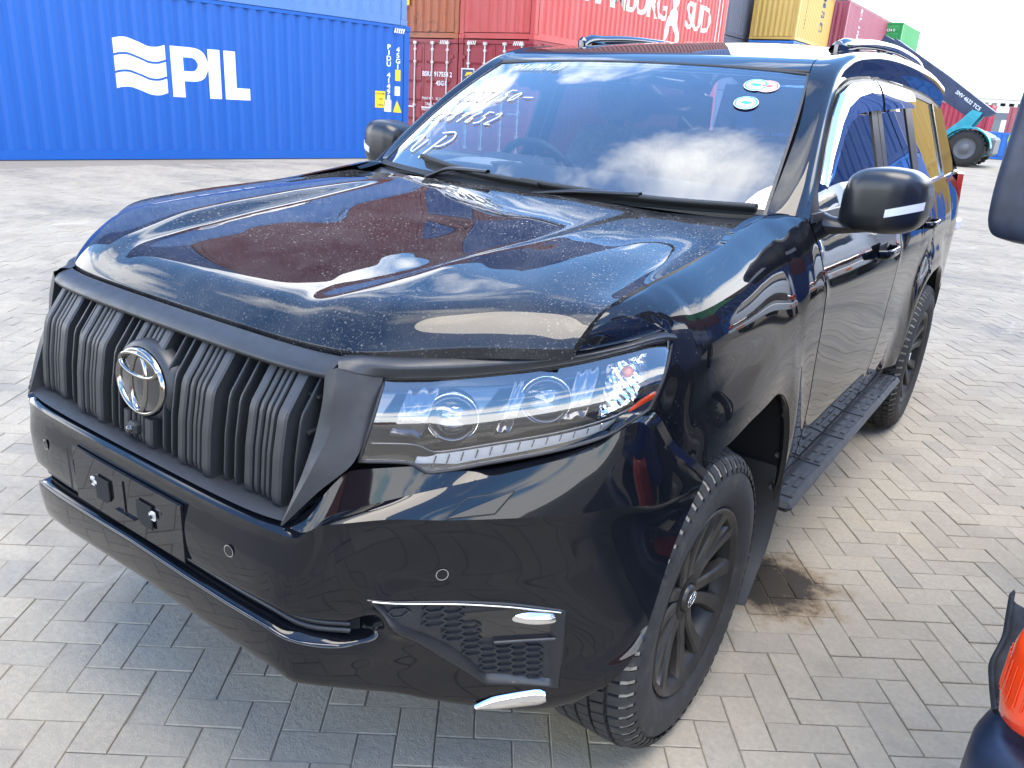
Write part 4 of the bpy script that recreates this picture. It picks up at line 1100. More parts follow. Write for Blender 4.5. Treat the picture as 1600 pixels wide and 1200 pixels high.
half = loft(A, 110, 130, tu=chord(A[2]), tv=tv)
kp = (sstep(.60, .68, half[..., 0]))[..., None]; half = relax(half, 120, kp); half0 = half.copy()
# pocket for the fog lamp: nodes inside its outline are sunk
FOG_T = np.array([(.566, .632), (.62, .620), (.68, .606), (.74, .590), (.806, .570)]); FOG_B = np.array([(.566, .632), (.61, .555), (.655, .48), (.70, .405), (.806, .388)])
fx_, fz_ = half[..., 0], half[..., 2]
ins_ = (fx_ > .572) & (fx_ < .806) & (fz_ < np.interp(fx_, FOG_T[:, 0], FOG_T[:, 1])) & (fz_ > np.interp(fx_, FOG_B[:, 0], FOG_B[:, 1]))
half = half+np.where(ins_[..., None], np.array((-.75, .62, 0.0))*.035, 0)
full = np.concatenate([mirx(half)[:, ::-1], half[:, 1:]], axis=1)
b = MB().grid(full); inw = np.zeros_like(full); inw[..., 1] = 1; b.flange(full, .02, 'b', inw)
# shelf between the crease and the lamps / grille
tu_ = chord(A[2]); qd_ = np.linspace(0, 1, 110)
crs = half[0]; topc = np.stack([BX, py_+top_in, z_top], 1); topc[-1] = (.934, .712, .792); topc[-2] = (.893, .600, .885)
topd = pchip(tu_, topc, qd_); ridc = np.stack([BX, py_+rid_off, z_rid], 1); ridc[-1] = (.935, .713, .785); ridc[-2] = (.895, .595, .878); ridd = pchip(tu_, ridc, qd_)
sh = np.array([crs*(1-v)+ridd*v+np.array((.001, -.001, .001))*math.sin(math.pi*v) for v in np.linspace(0, 1, 12)])
sh2 = np.array([ridd*(1-v)+topd*v for v in np.linspace(0, 1, 8)])
for g_ in (sh, sh2):
    shf = np.concatenate([mirx(g_)[:, ::-1], g_[:, 1:]], axis=1); b.grid(shf)
inw = np.zeros_like(shf); inw[..., 1] = 1; b.flange(shf, .03, 'b', inw)
bumper = b.build('front_bumper', 'paint', car, fix=False)
def bump_pt(x, z, off=0.0):
    """Point on the bumper face at given x (0..0.93) and height, pushed outwards by off."""
    H_ = half0.reshape(-1, 3); d = (H_[:, 0]-x)**2+(H_[:, 2]-z)**2; k = np.argsort(d)[:10]
    B_ = np.c_[np.ones(10), H_[k, 0]-x, H_[k, 2]-z]; co = np.linalg.lstsq(B_, H_[k, 1], rcond=None)[0]
    n = np.array((co[1], -1, co[2])); n /= np.linalg.norm(n); t = np.array((1, co[1], 0)); t /= np.linalg.norm(t)
    return np.array((x, co[0], z))+n*off, n, t
# lower intake: dark back panel, bright edge line and slats
for nm_, zc_, off, r_, m_ in (('intake_trim', z_sb-.002, -.004, .0022, 'smoke_chrome'),):
    pts = [(x, y+o2, z) for x, y, z, o2 in zip(BX, py_, zc_, -.006*dep) if x <= .56]
    pts = resample(np.array(pts), 40); pts = np.concatenate([mirx(pts)[::-1], pts[1:]]); MB().tube([tuple(p) for p in pts], r_, 6).build(nm_, m_, bumper)
for k in range(2):
    pts = resample(np.array([(x, y+.022, (zt*(.65-.3*k)+zs*(.35+.3*k))) for x, y, zt, zs in zip(BX, py_, z_st, z_sb) if x <= .54]), 30); pts = np.concatenate([mirx(pts)[::-1], pts[1:]])
    MB().tube([tuple(p) for p in pts], .006, 6).build('intake_slat', 'trim', bumper)
pts = resample(np.array([(x, y+.048, (zt+zs)/2) for x, y, zt, zs in zip(BX, py_, z_st, z_sb) if x <= .56]), 30); pts = np.concatenate([mirx(pts)[::-1], pts[1:]])
Q = np.stack([pts+(0, 0, .022), pts-(0, 0, .022)]); MB().grid(Q).build('intake_mesh', 'cavity', bumper, fix=False)
# parking sensors
for x, z in ((.337, .709), (.648, .679), (-.337, .709), (-.648, .679)):
    p, n, t = bump_pt(abs(x), z, .0008); s = 1 if x > 0 else -1
    F = frame((s*p[0], p[1], p[2]), (s*t[0], t[1], 0) if s > 0 else (t[0], -t[1], 0), (0, 0, 1))
    b = MB(); ring = [(math.cos(a), math.sin(a)) for a in np.linspace(0, 2*math.pi, 25)]
    for r0, r1, z0 in ((.0105, .0122, .0012),):
        b.add([tuple(F @ Vector((r0*c, r0*q, z0))) for c, q in ring]+[tuple(F @ Vector((r1*c, r1*q, z0))) for c, q in ring], [(i, i+1, 26+i, 25+i) for i in range(24)])
    sn = b.build('parking_sensor', 'steel', bumper, fix=False)
    MB().add([tuple(F @ Vector((.0103*c, .0103*q, .0016))) for c, q in ring[:-1]], [tuple(range(24))]).build('sensor_face', 'paint', sn, fix=False)
# headlamp washer cover (raised edges of a small lid)
for s in (1, -1):
    c4 = [(.655, .800), (.668, .829), (.722, .836), (.708, .801)]
    L4 = []; shr = sh.reshape(-1, 3)
    for x, z in (c4[0], c4[3], c4[2], c4[1]):
        k = np.argsort((shr[:, 0]-x)**2+(shr[:, 2]-z)**2)[:8]; B_ = np.c_[np.ones(8), shr[k, 0]-x, shr[k, 2]-z]; co = np.linalg.lstsq(B_, shr[k, 1], rcond=None)[0]
        Nn = np.array((co[1], -1, co[2])); Nn /= np.linalg.norm(Nn); L4.append(np.array((x, co[0], z))+Nn*.003)
    L4 = np.array(L4); cen = L4.mean(0); big = cen+(L4-cen)*1.05-np.array((.5, -.6, .6))*.0025
    if s < 0: L4 = mirx(L4); big = mirx(big)
    MB().add(L4, [(0, 1, 2, 3)]).add(list(L4)+list(big), [(i, (i+1) % 4, 4+(i+1) % 4, 4+i) for i in range(4)]).build('washer_cover', 'paint', bumper, fix=False)
    loop = [tuple(p) for p in resample(np.concatenate([big, big[:1]]), 33, False)]
    MB().tube(loop, .0016, 5).build('cover_gap', 'trim_dark', bumper)
# number plate recess without a plate
def flat(x, z, off): return (x, plan_y(abs(x))[0]-.010-off, z)
pl = MB(); w = .20
A = np.array([[flat(x, z, .0005) for x in np.linspace(-w, w, 15)] for z in np.linspace(.628, .752, 5)]); pl.grid(A).flange(A, .006, 'tblr', (0, 1, 0))
plate = pl.build('plate_bracket', 'paint_scuffed', bumper, fix=False)
for s in (-1, 1):
    bx = s*.078
    b = MB(); poly = [(-.026, -.026), (.014, -.026), (.026, -.014), (.026, .026), (-.026, .026)]; poly = [(s*x*-1, z) for x, z in poly]
    b.prism(poly, .003, frame(flat(bx, .690, .0028), (1, 0, 0), (0, 0, 1))); b.build('bracket_hole', 'cavity', plate)
    b = MB().box(flat(s*.112, .700, .006), (.012, .004, .018)); b.box(flat(s*.102, .700, .005), (.008, .003, .007)); clip = b.build('plate_clip', 'galvanised', plate)
    MB().lathe([(0, .0), (0.0, .005)], flat(s*.112, .700, .0105), 'y', 12).build('screw_hole', 'cavity', clip)
MB().box(flat(0, .660, .002), (.07, .007, .003)).build('bracket_ledge', 'paint_scuffed', plate)
MB().box(flat(0, .700, .001), (.003, .004, .07)).build('bracket_rib', 'paint_scuffed', plate)
A = np.array([[flat(x, z, .003) for x in (-.222, -.212)] for z in (.640, .742)]); MB().grid(A).build('tow_cover_gap', 'cavity', bumper, fix=False)

# fog lamp bezels with honeycomb
def fogpt(x, z, off): p, n, t = bump_pt(x, z, off); return p
for s in (1, -1):
    mz = lambda P_: P_ if s > 0 else mirx(P_)
    tt = resample(FOG_T, 26, False); bb = resample(FOG_B, 26, False)
    YZ = np.array([tt*(1-v)+bb*v for v in np.linspace(0, 1, 16)])
    P_ = np.array([[fogpt(q[0], q[1], -.010) for q in r_] for r_ in YZ])
    bez = MB().grid(mz(P_)).build('fog_lamp_bezel', 'trim', bumper, fix=False)
    loop = np.concatenate([tt, np.array([(.806, z) for z in np.linspace(.570, .388, 10)[1:-1]]), bb[::-1][:-1]]); ctr_ = np.array((.71, .515))
    def grow(k): d_ = loop-ctr_; L_ = np.linalg.norm(d_, axis=1)[:, None]; return ctr_+d_*(L_+k)/L_
    rimr = np.array([[fogpt(q[0], q[1], o_) for q in np.concatenate([L_, L_[:1]])] for L_, o_ in ((grow(.010), -.001), (grow(.008), .0022), (grow(.003), .0014), (grow(-.012), -.0095))])
    MB().grid(mz(rimr)).build('bezel_rim', 'trim_satin', bez, fix=False)
    edge = [tuple(mz(fogpt(q[0], q[1]+.001, .001))) for q in tt]; MB().tube(edge, .0020, 6).build('bezel_edge', 'chrome_dull', bez)
    # honeycomb: raised hexagon rims
    hb_ = MB()
    def infog(x, z):
        if x > .786 or z < .402: return False
        zl = np.interp(x, [.62, .705, .79], [.60, .43, .40]); zh = np.interp(x, [.61, .675, .70, .79], [.612, .596, .500, .492])
        return zl < z < zh
    ha, hh = .0150, .0088
    for i in range(14):
        for j in range(16):
            x = .600+ha*1.5*i*.95; z = .392+2*hh*j+(hh if i % 2 else 0)
            if not infog(x, z): continue
            ring = []
            for kk, of in ((1.0, -.0098), (.98, -.004), (.80, -.004), (.72, -.0098)):
                ring.append([tuple(mz(fogpt(x+kk*ha*cx_, z+kk*hh*cz_, of))) for cx_, cz_ in ((1, 0), (.5, 1), (-.5, 1), (-1, 0), (-.5, -1), (.5, -1))])
            vs = [p for r_ in ring for p in r_]
            hb_.add(vs, [(a*6+k, a*6+(k+1) % 6, (a+1)*6+(k+1) % 6, (a+1)*6+k) for a in range(3) for k in range(6)])
    hb_.build('honeycomb', 'trim', bez, fix=False)
    # lamp shelf and lamp
    sh = [tuple(mz(fogpt(x, .505, -.003))) for x in np.linspace(.715, .802, 10)]; MB().tube(sh, .0045, 6).build('bezel_shelf', 'trim', bez)
    A = np.array([[fogpt(x, z, -.0090) for x in np.linspace(.700+.04*(z-.51)/-.09, .80, 8)] for z in np.linspace(.512, .600-.02, 6)]); MB().grid(mz(A)).build('lamp_surround', 'badge_black', bez, fix=False)
    c0 = np.array((.775, .553)); lens_o = [(c0[0]+.034*math.cos(a), c0[1]+.0165*math.sin(a)-.004*math.cos(a)) for a in np.linspace(0, 2*math.pi, 25)[:-1]]
    ctr = fogpt(c0[0], c0[1], .002); vs = [tuple(mz(fogpt(x, z, -.008))) for x, z in lens_o]+[tuple(mz(fogpt(c0[0]+(x-c0[0])*.6, c0[1]+(z-c0[1])*.6, -.001))) for x, z in lens_o]+[tuple(mz(ctr))]
    fl = MB().add(vs, [(i, (i+1) % 24, 24+(i+1) % 24, 24+i) for i in range(24)]+[(24+i, 24+(i+1) % 24, 48) for i in range(24)], True).build('fog_lamp', 'silver_reflector', bez, fix=False)
    # bright blade under the bezel
    A = np.array([[fogpt(x, z, o_) for x in np.linspace(.684, .790, 14)] for z, o_ in ((.374, .001), (.368, .008), (.352, .011), (.338, .009), (.330, .001))])
    A[:, :, 2] = .352+(A[:, :, 2]-.352)*np.interp(np.linspace(0, 1, 14), [0, .25, .9, 1], [.25, .85, 1, .6])[None]+np.linspace(-.012, .006, 14)[None]; MB().grid(mz(A)).build('bumper_blade', 'chrome', bumper, fix=False)

# ---- trim round the grille
def hood_front(x): a = abs(x); return np.array((x, pchip(HX, HYF, np.array([a]))[0], pchip(HX, HZF, np.array([a]))[0]))
xs = np.linspace(-.470, .470, 60); rows = []
for dy_, dz_ in ((-.004, -.012), (-.008, -.006), (-.020, -.009), (-.046, -.022), (-.052, -.030), (-.046, -.038), (-.010, -.040)):
    rows.append([hood_front(x)+np.array((0, dy_, dz_)) for x in xs])
A = np.array(rows); MB().grid(loft(A, 60, 30, tv=chord(A[:, 30]))).flange(loft(A, 60, 30, tv=chord(A[:, 30])), .02, 'lr', (0, 1, 0)).build('grille_top_bar', 'trim', car, fix=False)
# side wings: inner edge, crease, lamp edge (top to bottom)
inner = np.array([(.462, .100, 1.055), (.466, .088, 1.00), (.466, .074, .955), (.463, .050, .895), (.456, .022, .835), (.451, .004, .797)])
creas = np.array([(.482, .108, 1.066), (.487, .096, 1.02), (.489, .086, .965), (.482, .055, .905), (.466, .022, .840), (.452, .002, .795)])
lampe = np.array([(.529, .172, 1.046), (.531, .158, 1.00), (.530, .135, .955), (.524, .108, .905), (.490, .052, .852), (.454, .004, .794)])
back_ = inner+np.array((-.004, .06, 0))
for s in (1, -1):
    A = np.stack([back_, inner, creas, lampe], 0); q = loft(A, 40, 24, tu=chord(creas), tv=np.array([0, .3, .5, 1]), f_v=lambda x, y, z: np.stack([np.interp(z, x, y.reshape(len(x), -1)[:, k]) for k in range(y[0].size)], 1).reshape((len(z),)+y.shape[1:]))
    Q = q if s > 0 else mirx(q); b = MB(); nv_ = len(q)
    # hard crease: emit the three facets separately
    for a0, a1 in ((0, 8), (7, 13), (12, 24)): pass
    segs = [(0, 1), (1, 2), (2, 3)]
    for i0, i1 in segs:
        B_ = np.stack([pchip(chord(creas), A[i0], np.linspace(0, 1, 40))*(1-v)+pchip(chord(creas), A[i1], np.linspace(0, 1, 40))*v for v in np.linspace(0, 1, 6)])
        b.grid(B_ if s > 0 else mirx(B_))
    wing = b.build('grille_wing', 'trim', car, fix=False)
    # cap joining the wing to the bonnet edge and the brow over the headlamp
    tt = np.array([(.470, .122, 1.074), (.489, .158, 1.078), (.53, .192, 1.079), (.598, .262, 1.081), (.667, .352, 1.083), (.742, .436, 1.088), (.80, .518, 1.099), (.849, .592, 1.115), (.862, .622, 1.108)])
    bb = np.array([(.484, .110, 1.064), (.505, .142, 1.052), (.529, .173, 1.046), (.598, .258, 1.044), (.672, .350, 1.051), (.749, .447, 1.065), (.805, .528, 1.083), (.850, .598, 1.098), (.862, .618, 1.098)])
    T2, B2 = resample(tt, 50), resample(bb, 50)+np.array((.007, -.007, .001)); rp_ = np.clip(np.linspace(0, 6, 50), 0, 1)[:, None]; B2 = B2-np.array((.007, -.007, .001))*(1-rp_); Mid = (T2+B2)/2+np.array((.014, -.014, .004))*rp_; edge_in = B2+np.array((-.012, .014, -.002))
    A2 = np.stack([T2+np.array((-.012, .014, 0)), T2, Mid, B2, edge_in]); A2 = loft(A2, 50, 18, tu=np.linspace(0, 1, 50), tv=np.array([0, .15, .5, .85, 1]))
    MB().grid(A2 if s > 0 else mirx(A2)).build('headlamp_brow', 'trim', car, fix=False)

# ---- grille
def bar_prof(x):
    """Side profile of a bar: y and z from bottom to top at lateral position x."""
    c = .030*(abs(x)/.45)**2
    return [(.016+c, .802), (.004+c, .815), (.012+c, .90), (.027+c, .975), (.082+c, 1.048), (.110+c, 1.056)]
def rib(x, w, d0, d1, prof, name, mat, par, z_lo=None, z_hi=None):
    """Vertical rib of width w with rounded nose."""
    pts = np.array(prof); pr = resample(pts, 22, False)
    if z_lo is not None: pr = pr[pr[:, 1] >= z_lo]
    if z_hi is not None: pr = pr[pr[:, 1] <= z_hi]
    t = np.gradient(pr, axis=0); t /= np.linalg.norm(t, axis=1)[:, None]; n = np.stack([-t[:, 1], t[:, 0]], 1)   # outward (towards -y)
    sec = [(-w/2, d1), (-w/2, .004), (-w*.36, 0.0), (w*.36, 0.0), (w/2, .004), (w/2, d1)]
    A = np.array([[(x+u, p[0]-(n_[0])*-1*(d0)*0+p[0]*0+d*abs(n_[0]) , p[1]-d*n_[1]*.3) for u, d in sec] for p, n_ in zip(pr, n)])
    A[..., 1] = pr[:, None, 0]+np.array([d for u, d in sec])[None]
    A[..., 2] = pr[:, None, 1]
    b = MB()
    for k in range(len(sec)-1): b.grid(A[:, k:k+2], smooth=True)
    b.add(A[0], [tuple(range(6))]); b.add(A[-1], [tuple(range(6))])
    return b.build(name, mat, par, fix=False)
grille = MB().add([(-.47, .16, .79), (.47, .16, .79), (.47, .17, 1.06), (-.47, .17, 1.06)], [(0, 1, 2, 3)])
grille.add([(-.455, .012, .797), (.455, .012, .797), (.455, .16, .79), (-.455, .16, .79)], [(0, 1, 2, 3)])
grille = grille.build('grille', 'cavity', car, fix=False)
# sill of the grille opening
rows = [[(x, plan_y(abs(x))[0]+dy_, .797+dz_+.002) for x in np.linspace(-.452, .452, 41)] for dy_, dz_ in ((.010, 0), (.030, .006), (.05, .007), (.13, .010))]
MB().grid(np.array(rows)).build('grille_sill', 'trim', grille, fix=False)
RIBS = ((-.0425, .019, 0), (-.0225, .0105, .004), (-.0060, .0105, .006), (.0105, .0105, .004), (.0360, .025, 0))
for gx in (-.372, -.188, 0.0, .188, .372):
    for ox, w, back in RIBS:
        pr = [(y+back, z) for y, z in bar_prof(gx)]
        if gx == 0.0:
            rib(gx+ox, w, 0, .045, pr, 'grille_rib', 'trim', grille, z_lo=.985)
            rib(gx+ox, w, 0, .045, [(y+.004, z) for y, z in pr], 'grille_rib', 'trim', grille, z_hi=.872)
        else:
            rib(gx+ox, w, 0, .055, pr, 'grille_rib', 'trim', grille)
for gx in (-.292, -.264, -.108, -.080, .080, .108, .264, .292, .438, -.438):
    pr = [(y+.010, z) for y, z in bar_prof(gx)]; rib(gx, .0055, 0, .06, pr, 'grille_fin', 'trim', grille)
for z, y in ((.865, .060), (.945, .068), (1.005, .092)):
    MB().box((0, y+.03, z), (.90, .05, .0045)).build('grille_cross_bar', 'trim', grille)
for k in range(22):      # radiator fins behind
    MB().box((.445, .135, .82+.0095*k), (.05, .01, .0035)).build('radiator_fin', 'trim', grille)
# emblem
EC = np.array((0, .030, .936)); EF = frame(EC, (1, 0, 0), (0, .10, 1))
def ering(a, b_, w, zz, h, cx=0, cy=0, n=48):
    """Elliptical band with a rounded top."""
    B = MB(); rows = []
    for k, (o, dz_) in enumerate(((-1, 0), (-.6, h*.85), (0, h), (.6, h*.85), (1, 0))):
        rows.append([tuple(EF @ Vector((cx+(a+o*w/2)*math.cos(t), cy+(b_+o*w/2)*math.sin(t), zz+dz_))) for t in np.linspace(0, 2*math.pi, n+1)])
    return B.grid(np.array(rows))
base = MB(); ring = np.linspace(0, 2*math.pi, 49)
rows = [[tuple(EF @ Vector((a*math.cos(t), b_*math.sin(t), zz))) for t in ring] for a, b_, zz in ((.103, .086, -.035), (.100, .083, -.012), (.092, .076, -.002), (.086, .0705, 0.0))]
base.grid(np.array(rows)); ebase = base.build('emblem_base', 'trim', grille, fix=False)
em = MB(); rows = [[tuple(EF @ Vector((a*math.cos(t), b_*math.sin(t), zz))) for t in ring] for a, b_, zz in ((.0835, .068, .001), (.06, .05, .006), (.001, .001, .009))]
em.grid(np.array(rows)); emblem = em.build('emblem', 'badge_black', grille, fix=False)
ering(.0795, .0645, .010, .003, .007).build('emblem_ring', 'chrome_dark', emblem, fix=False)
ering(.0265, .0595, .0095, .006, .006).build('emblem_ring', 'chrome_dark', emblem, fix=False)
ering(.0655, .0225, .0095, .007, .006, 0, .0345).build('emblem_ring', 'chrome_dark', emblem, fix=False)
cmr = MB().box((-.012, .016, .838), (.030, .03, .028), bev=.006); cmr = cmr.build('front_camera', 'trim_dark', grille)
MB().lathe([(0, .008), (-.006, .006), (-.007, 0)], (-.012, .001, .838), 'y', 14).build('camera_lens', 'badge_black', cmr)

# ---- headlamps
HT = np.array([(.529, .176, 1.042), (.598, .262, 1.040), (.672, .354, 1.047), (.749, .450, 1.061), (.805, .530, 1.079), (.850, .600, 1.094), (.862, .618, 1.094)])
HB = np.array([(.527, .116, .902), (.582, .186, .892), (.604, .214, .870), (.673, .300, .882), (.759, .408, .900), (.816, .484, .923), (.861, .558, .968)])
ht, hb2 = resample(HT, 60), pchip(np.array([0, .16, .24, .43, .66, .82, 1]), HB, np.linspace(0, 1, 60))
def lamp(s, v, depth=0.0):
    """Point on the lens (s along, v from top to bottom); depth goes into the lamp."""
    i = s*59; k = int(min(58, math.floor(i))); f_ = i-k
    a = ht[k]*(1-f_)+ht[k+1]*f_; c = hb2[k]*(1-f_)+hb2[k+1]*f_; n = np.array((.70, -.66, .28)); n /= np.linalg.norm(n)
    return a*(1-v)+c*v+n*(.019*math.sin(math.pi*min(1, max(0, v)))-depth)
for s in (1, -1):
    mz = lambda P_: P_ if s > 0 else mirx(P_)
    A = np.array([[lamp(u, v, 0) for u in np.linspace(0, 1, 50)] for v in np.linspace(0, 1, 20)])
    hl = MB().grid(mz(A)).build('headlamp', 'lens', car, fix=False)
    A = np.array([[lamp(.01+.98*u, .02+.96*v, .085+.03*math.sin(math.pi*u)) for u in np.linspace(0, 1, 30)] for v in np.linspace(0, 1, 12)]); b = MB().grid(mz(A)); 
    rim_a = np.array([[lamp(u, v, d) for d in (.003, .085)] for u, v in [(i/30, 0.0) for i in range(31)]+[(1, j/10) for j in range(11)]+[(1-i/30, 1.0) for i in range(31)]+[(0, 1-j/10) for j in range(11)]])
    b.grid(mz(rim_a)); b.build('lamp_housing', 'badge_black', hl, fix=False)
    # projector units
    nrm = np.array((.62, -.78, .06)); nrm /= np.linalg.norm(nrm)
    for u, v, r_ in ((.27, .45, .036), (.58, .40, .036)):
        c0 = lamp(u, v, .055); F = frame(mz(c0), tuple(mz(np.array((.78, .62, 0)))) if s > 0 else tuple(-mz(np.array((.78, .62, 0)))), (0, 0, 1))
        if (F.col[2].xyz.y) > 0: F = F @ Matrix.Rotation(math.pi, 4, 'Y')
        ring = np.linspace(0, 2*math.pi, 33)
        def rev(prof, name, mat, par):
            rows_ = [[tuple(F @ Vector((rr*math.cos(t), rr*math.sin(t), zz))) for t in ring] for rr, zz in prof]
            return MB().grid(np.array(rows_)).build(name, mat, par, fix=False)
        pj = rev(((r_*1.28, -.03), (r_*1.28, .010), (r_*1.15, .014), (r_*1.05, .004), (r_*1.02, -.03)), 'projector', 'smoke_chrome', hl)
        rev(((r_*1.42, -.006), (r_*1.40, .004), (r_*1.30, .006), (r_*1.29, -.004)), 'projector_ring', 'silver_reflector', pj)
        rev(((r_*1.0, -.004), (r_*.85, .012), (r_*.55, .021), (.0005, .025)), 'projector_lens', 'lens', pj)
        rev(((r_*.98, -.012), (r_*.5, -.02), (.0005, -.022)), 'projector_bowl', 'smoke_chrome', pj)
    # bright fins between and beyond the projectors
    for u0, u1 in ((.08, .20), (.44, .50), (.66, .76)):
        A = np.array([[lamp(u0+(u1-u0)*i/5+.04*(.5-v), v, .050+.010*math.sin(3*i)) for i in range(6)] for v in np.linspace(.14, .72, 8)]); MB().grid(mz(A)).build('reflector_bowl', 'smoke_chrome', hl, fix=False)
    for v_, w_, u1 in ((.12, .008, .93), (.74, .006, .80)):
        A = np.array([[lamp(.05+(u1-.05)*i/24, v_+w_*j, .016+.012*j) for i in range(25)] for j in (0, 1.5)]); MB().grid(mz(A)).build('bright_strip', 'silver_reflector', hl, fix=False)
    # turn signal: faceted bowl with amber bulb
    N1, N2 = 13, 12; A = np.array([[lamp(.775+.155*i/(N1-1), .14+.60*j/(N2-1), .030+.030*math.sin(math.pi*i/(N1-1))*math.sin(math.pi*j/(N2-1))+(.006 if (i+j) % 2 else 0)) for i in range(N1)] for j in range(N2)])
    ts = MB().grid(mz(A), smooth=False).build('turn_signal', 'silver_reflector', hl, fix=False)
    c0 = lamp(.86, .30, .034); MB().lathe([(-.012, .0), (-.010, .010), (.004, .013), (.014, .008), (.018, 0)], tuple(mz(c0)), 'y', 16).build('bulb', 'amber', ts)
    # daytime running strip along the lower edge
    A = np.array([[lamp(.18+.66*i/40, np.interp(i, [0, 4, 40], [.90, .80, .82])+.0+(.175-.06*i/40)*j, .010+.012*j) for i in range(41)] for j in (0, .5, 1)])
    dr = MB().grid(mz(A)).build('running_light', 'white_plastic', hl, fix=False)
    for i in range(1, 14):
        u = .20+.045*i; p0, p1 = lamp(u, .82, .008), lamp(u+.004, .93-.003*i, .016); MB().tube([tuple(mz(p0)), tuple(mz(p1))], .0016, 4).build('light_rib', 'silver_reflector', dr)
    for v_ in (.775, .985):
        e_ = [tuple(mz(lamp(.02+.94*i/40, v_, .006))) for i in range(41)]; MB().tube(e_, .0025, 5).build('lamp_edge', 'smoke_chrome', hl)
    # seal round the lamp
    loop = [lamp(i/40, 0, 0) for i in range(41)]+[lamp(1, j/8, 0) for j in range(1, 9)]+[lamp(1-i/40, 1, 0) for i in range(1, 41)]+[lamp(0, 1-j/8, 0) for j in range(1, 8)]
    MB().tube([tuple(mz(p)) for p in loop], .0035, 6, closed=True).build('lamp_seal', 'rubber', car)
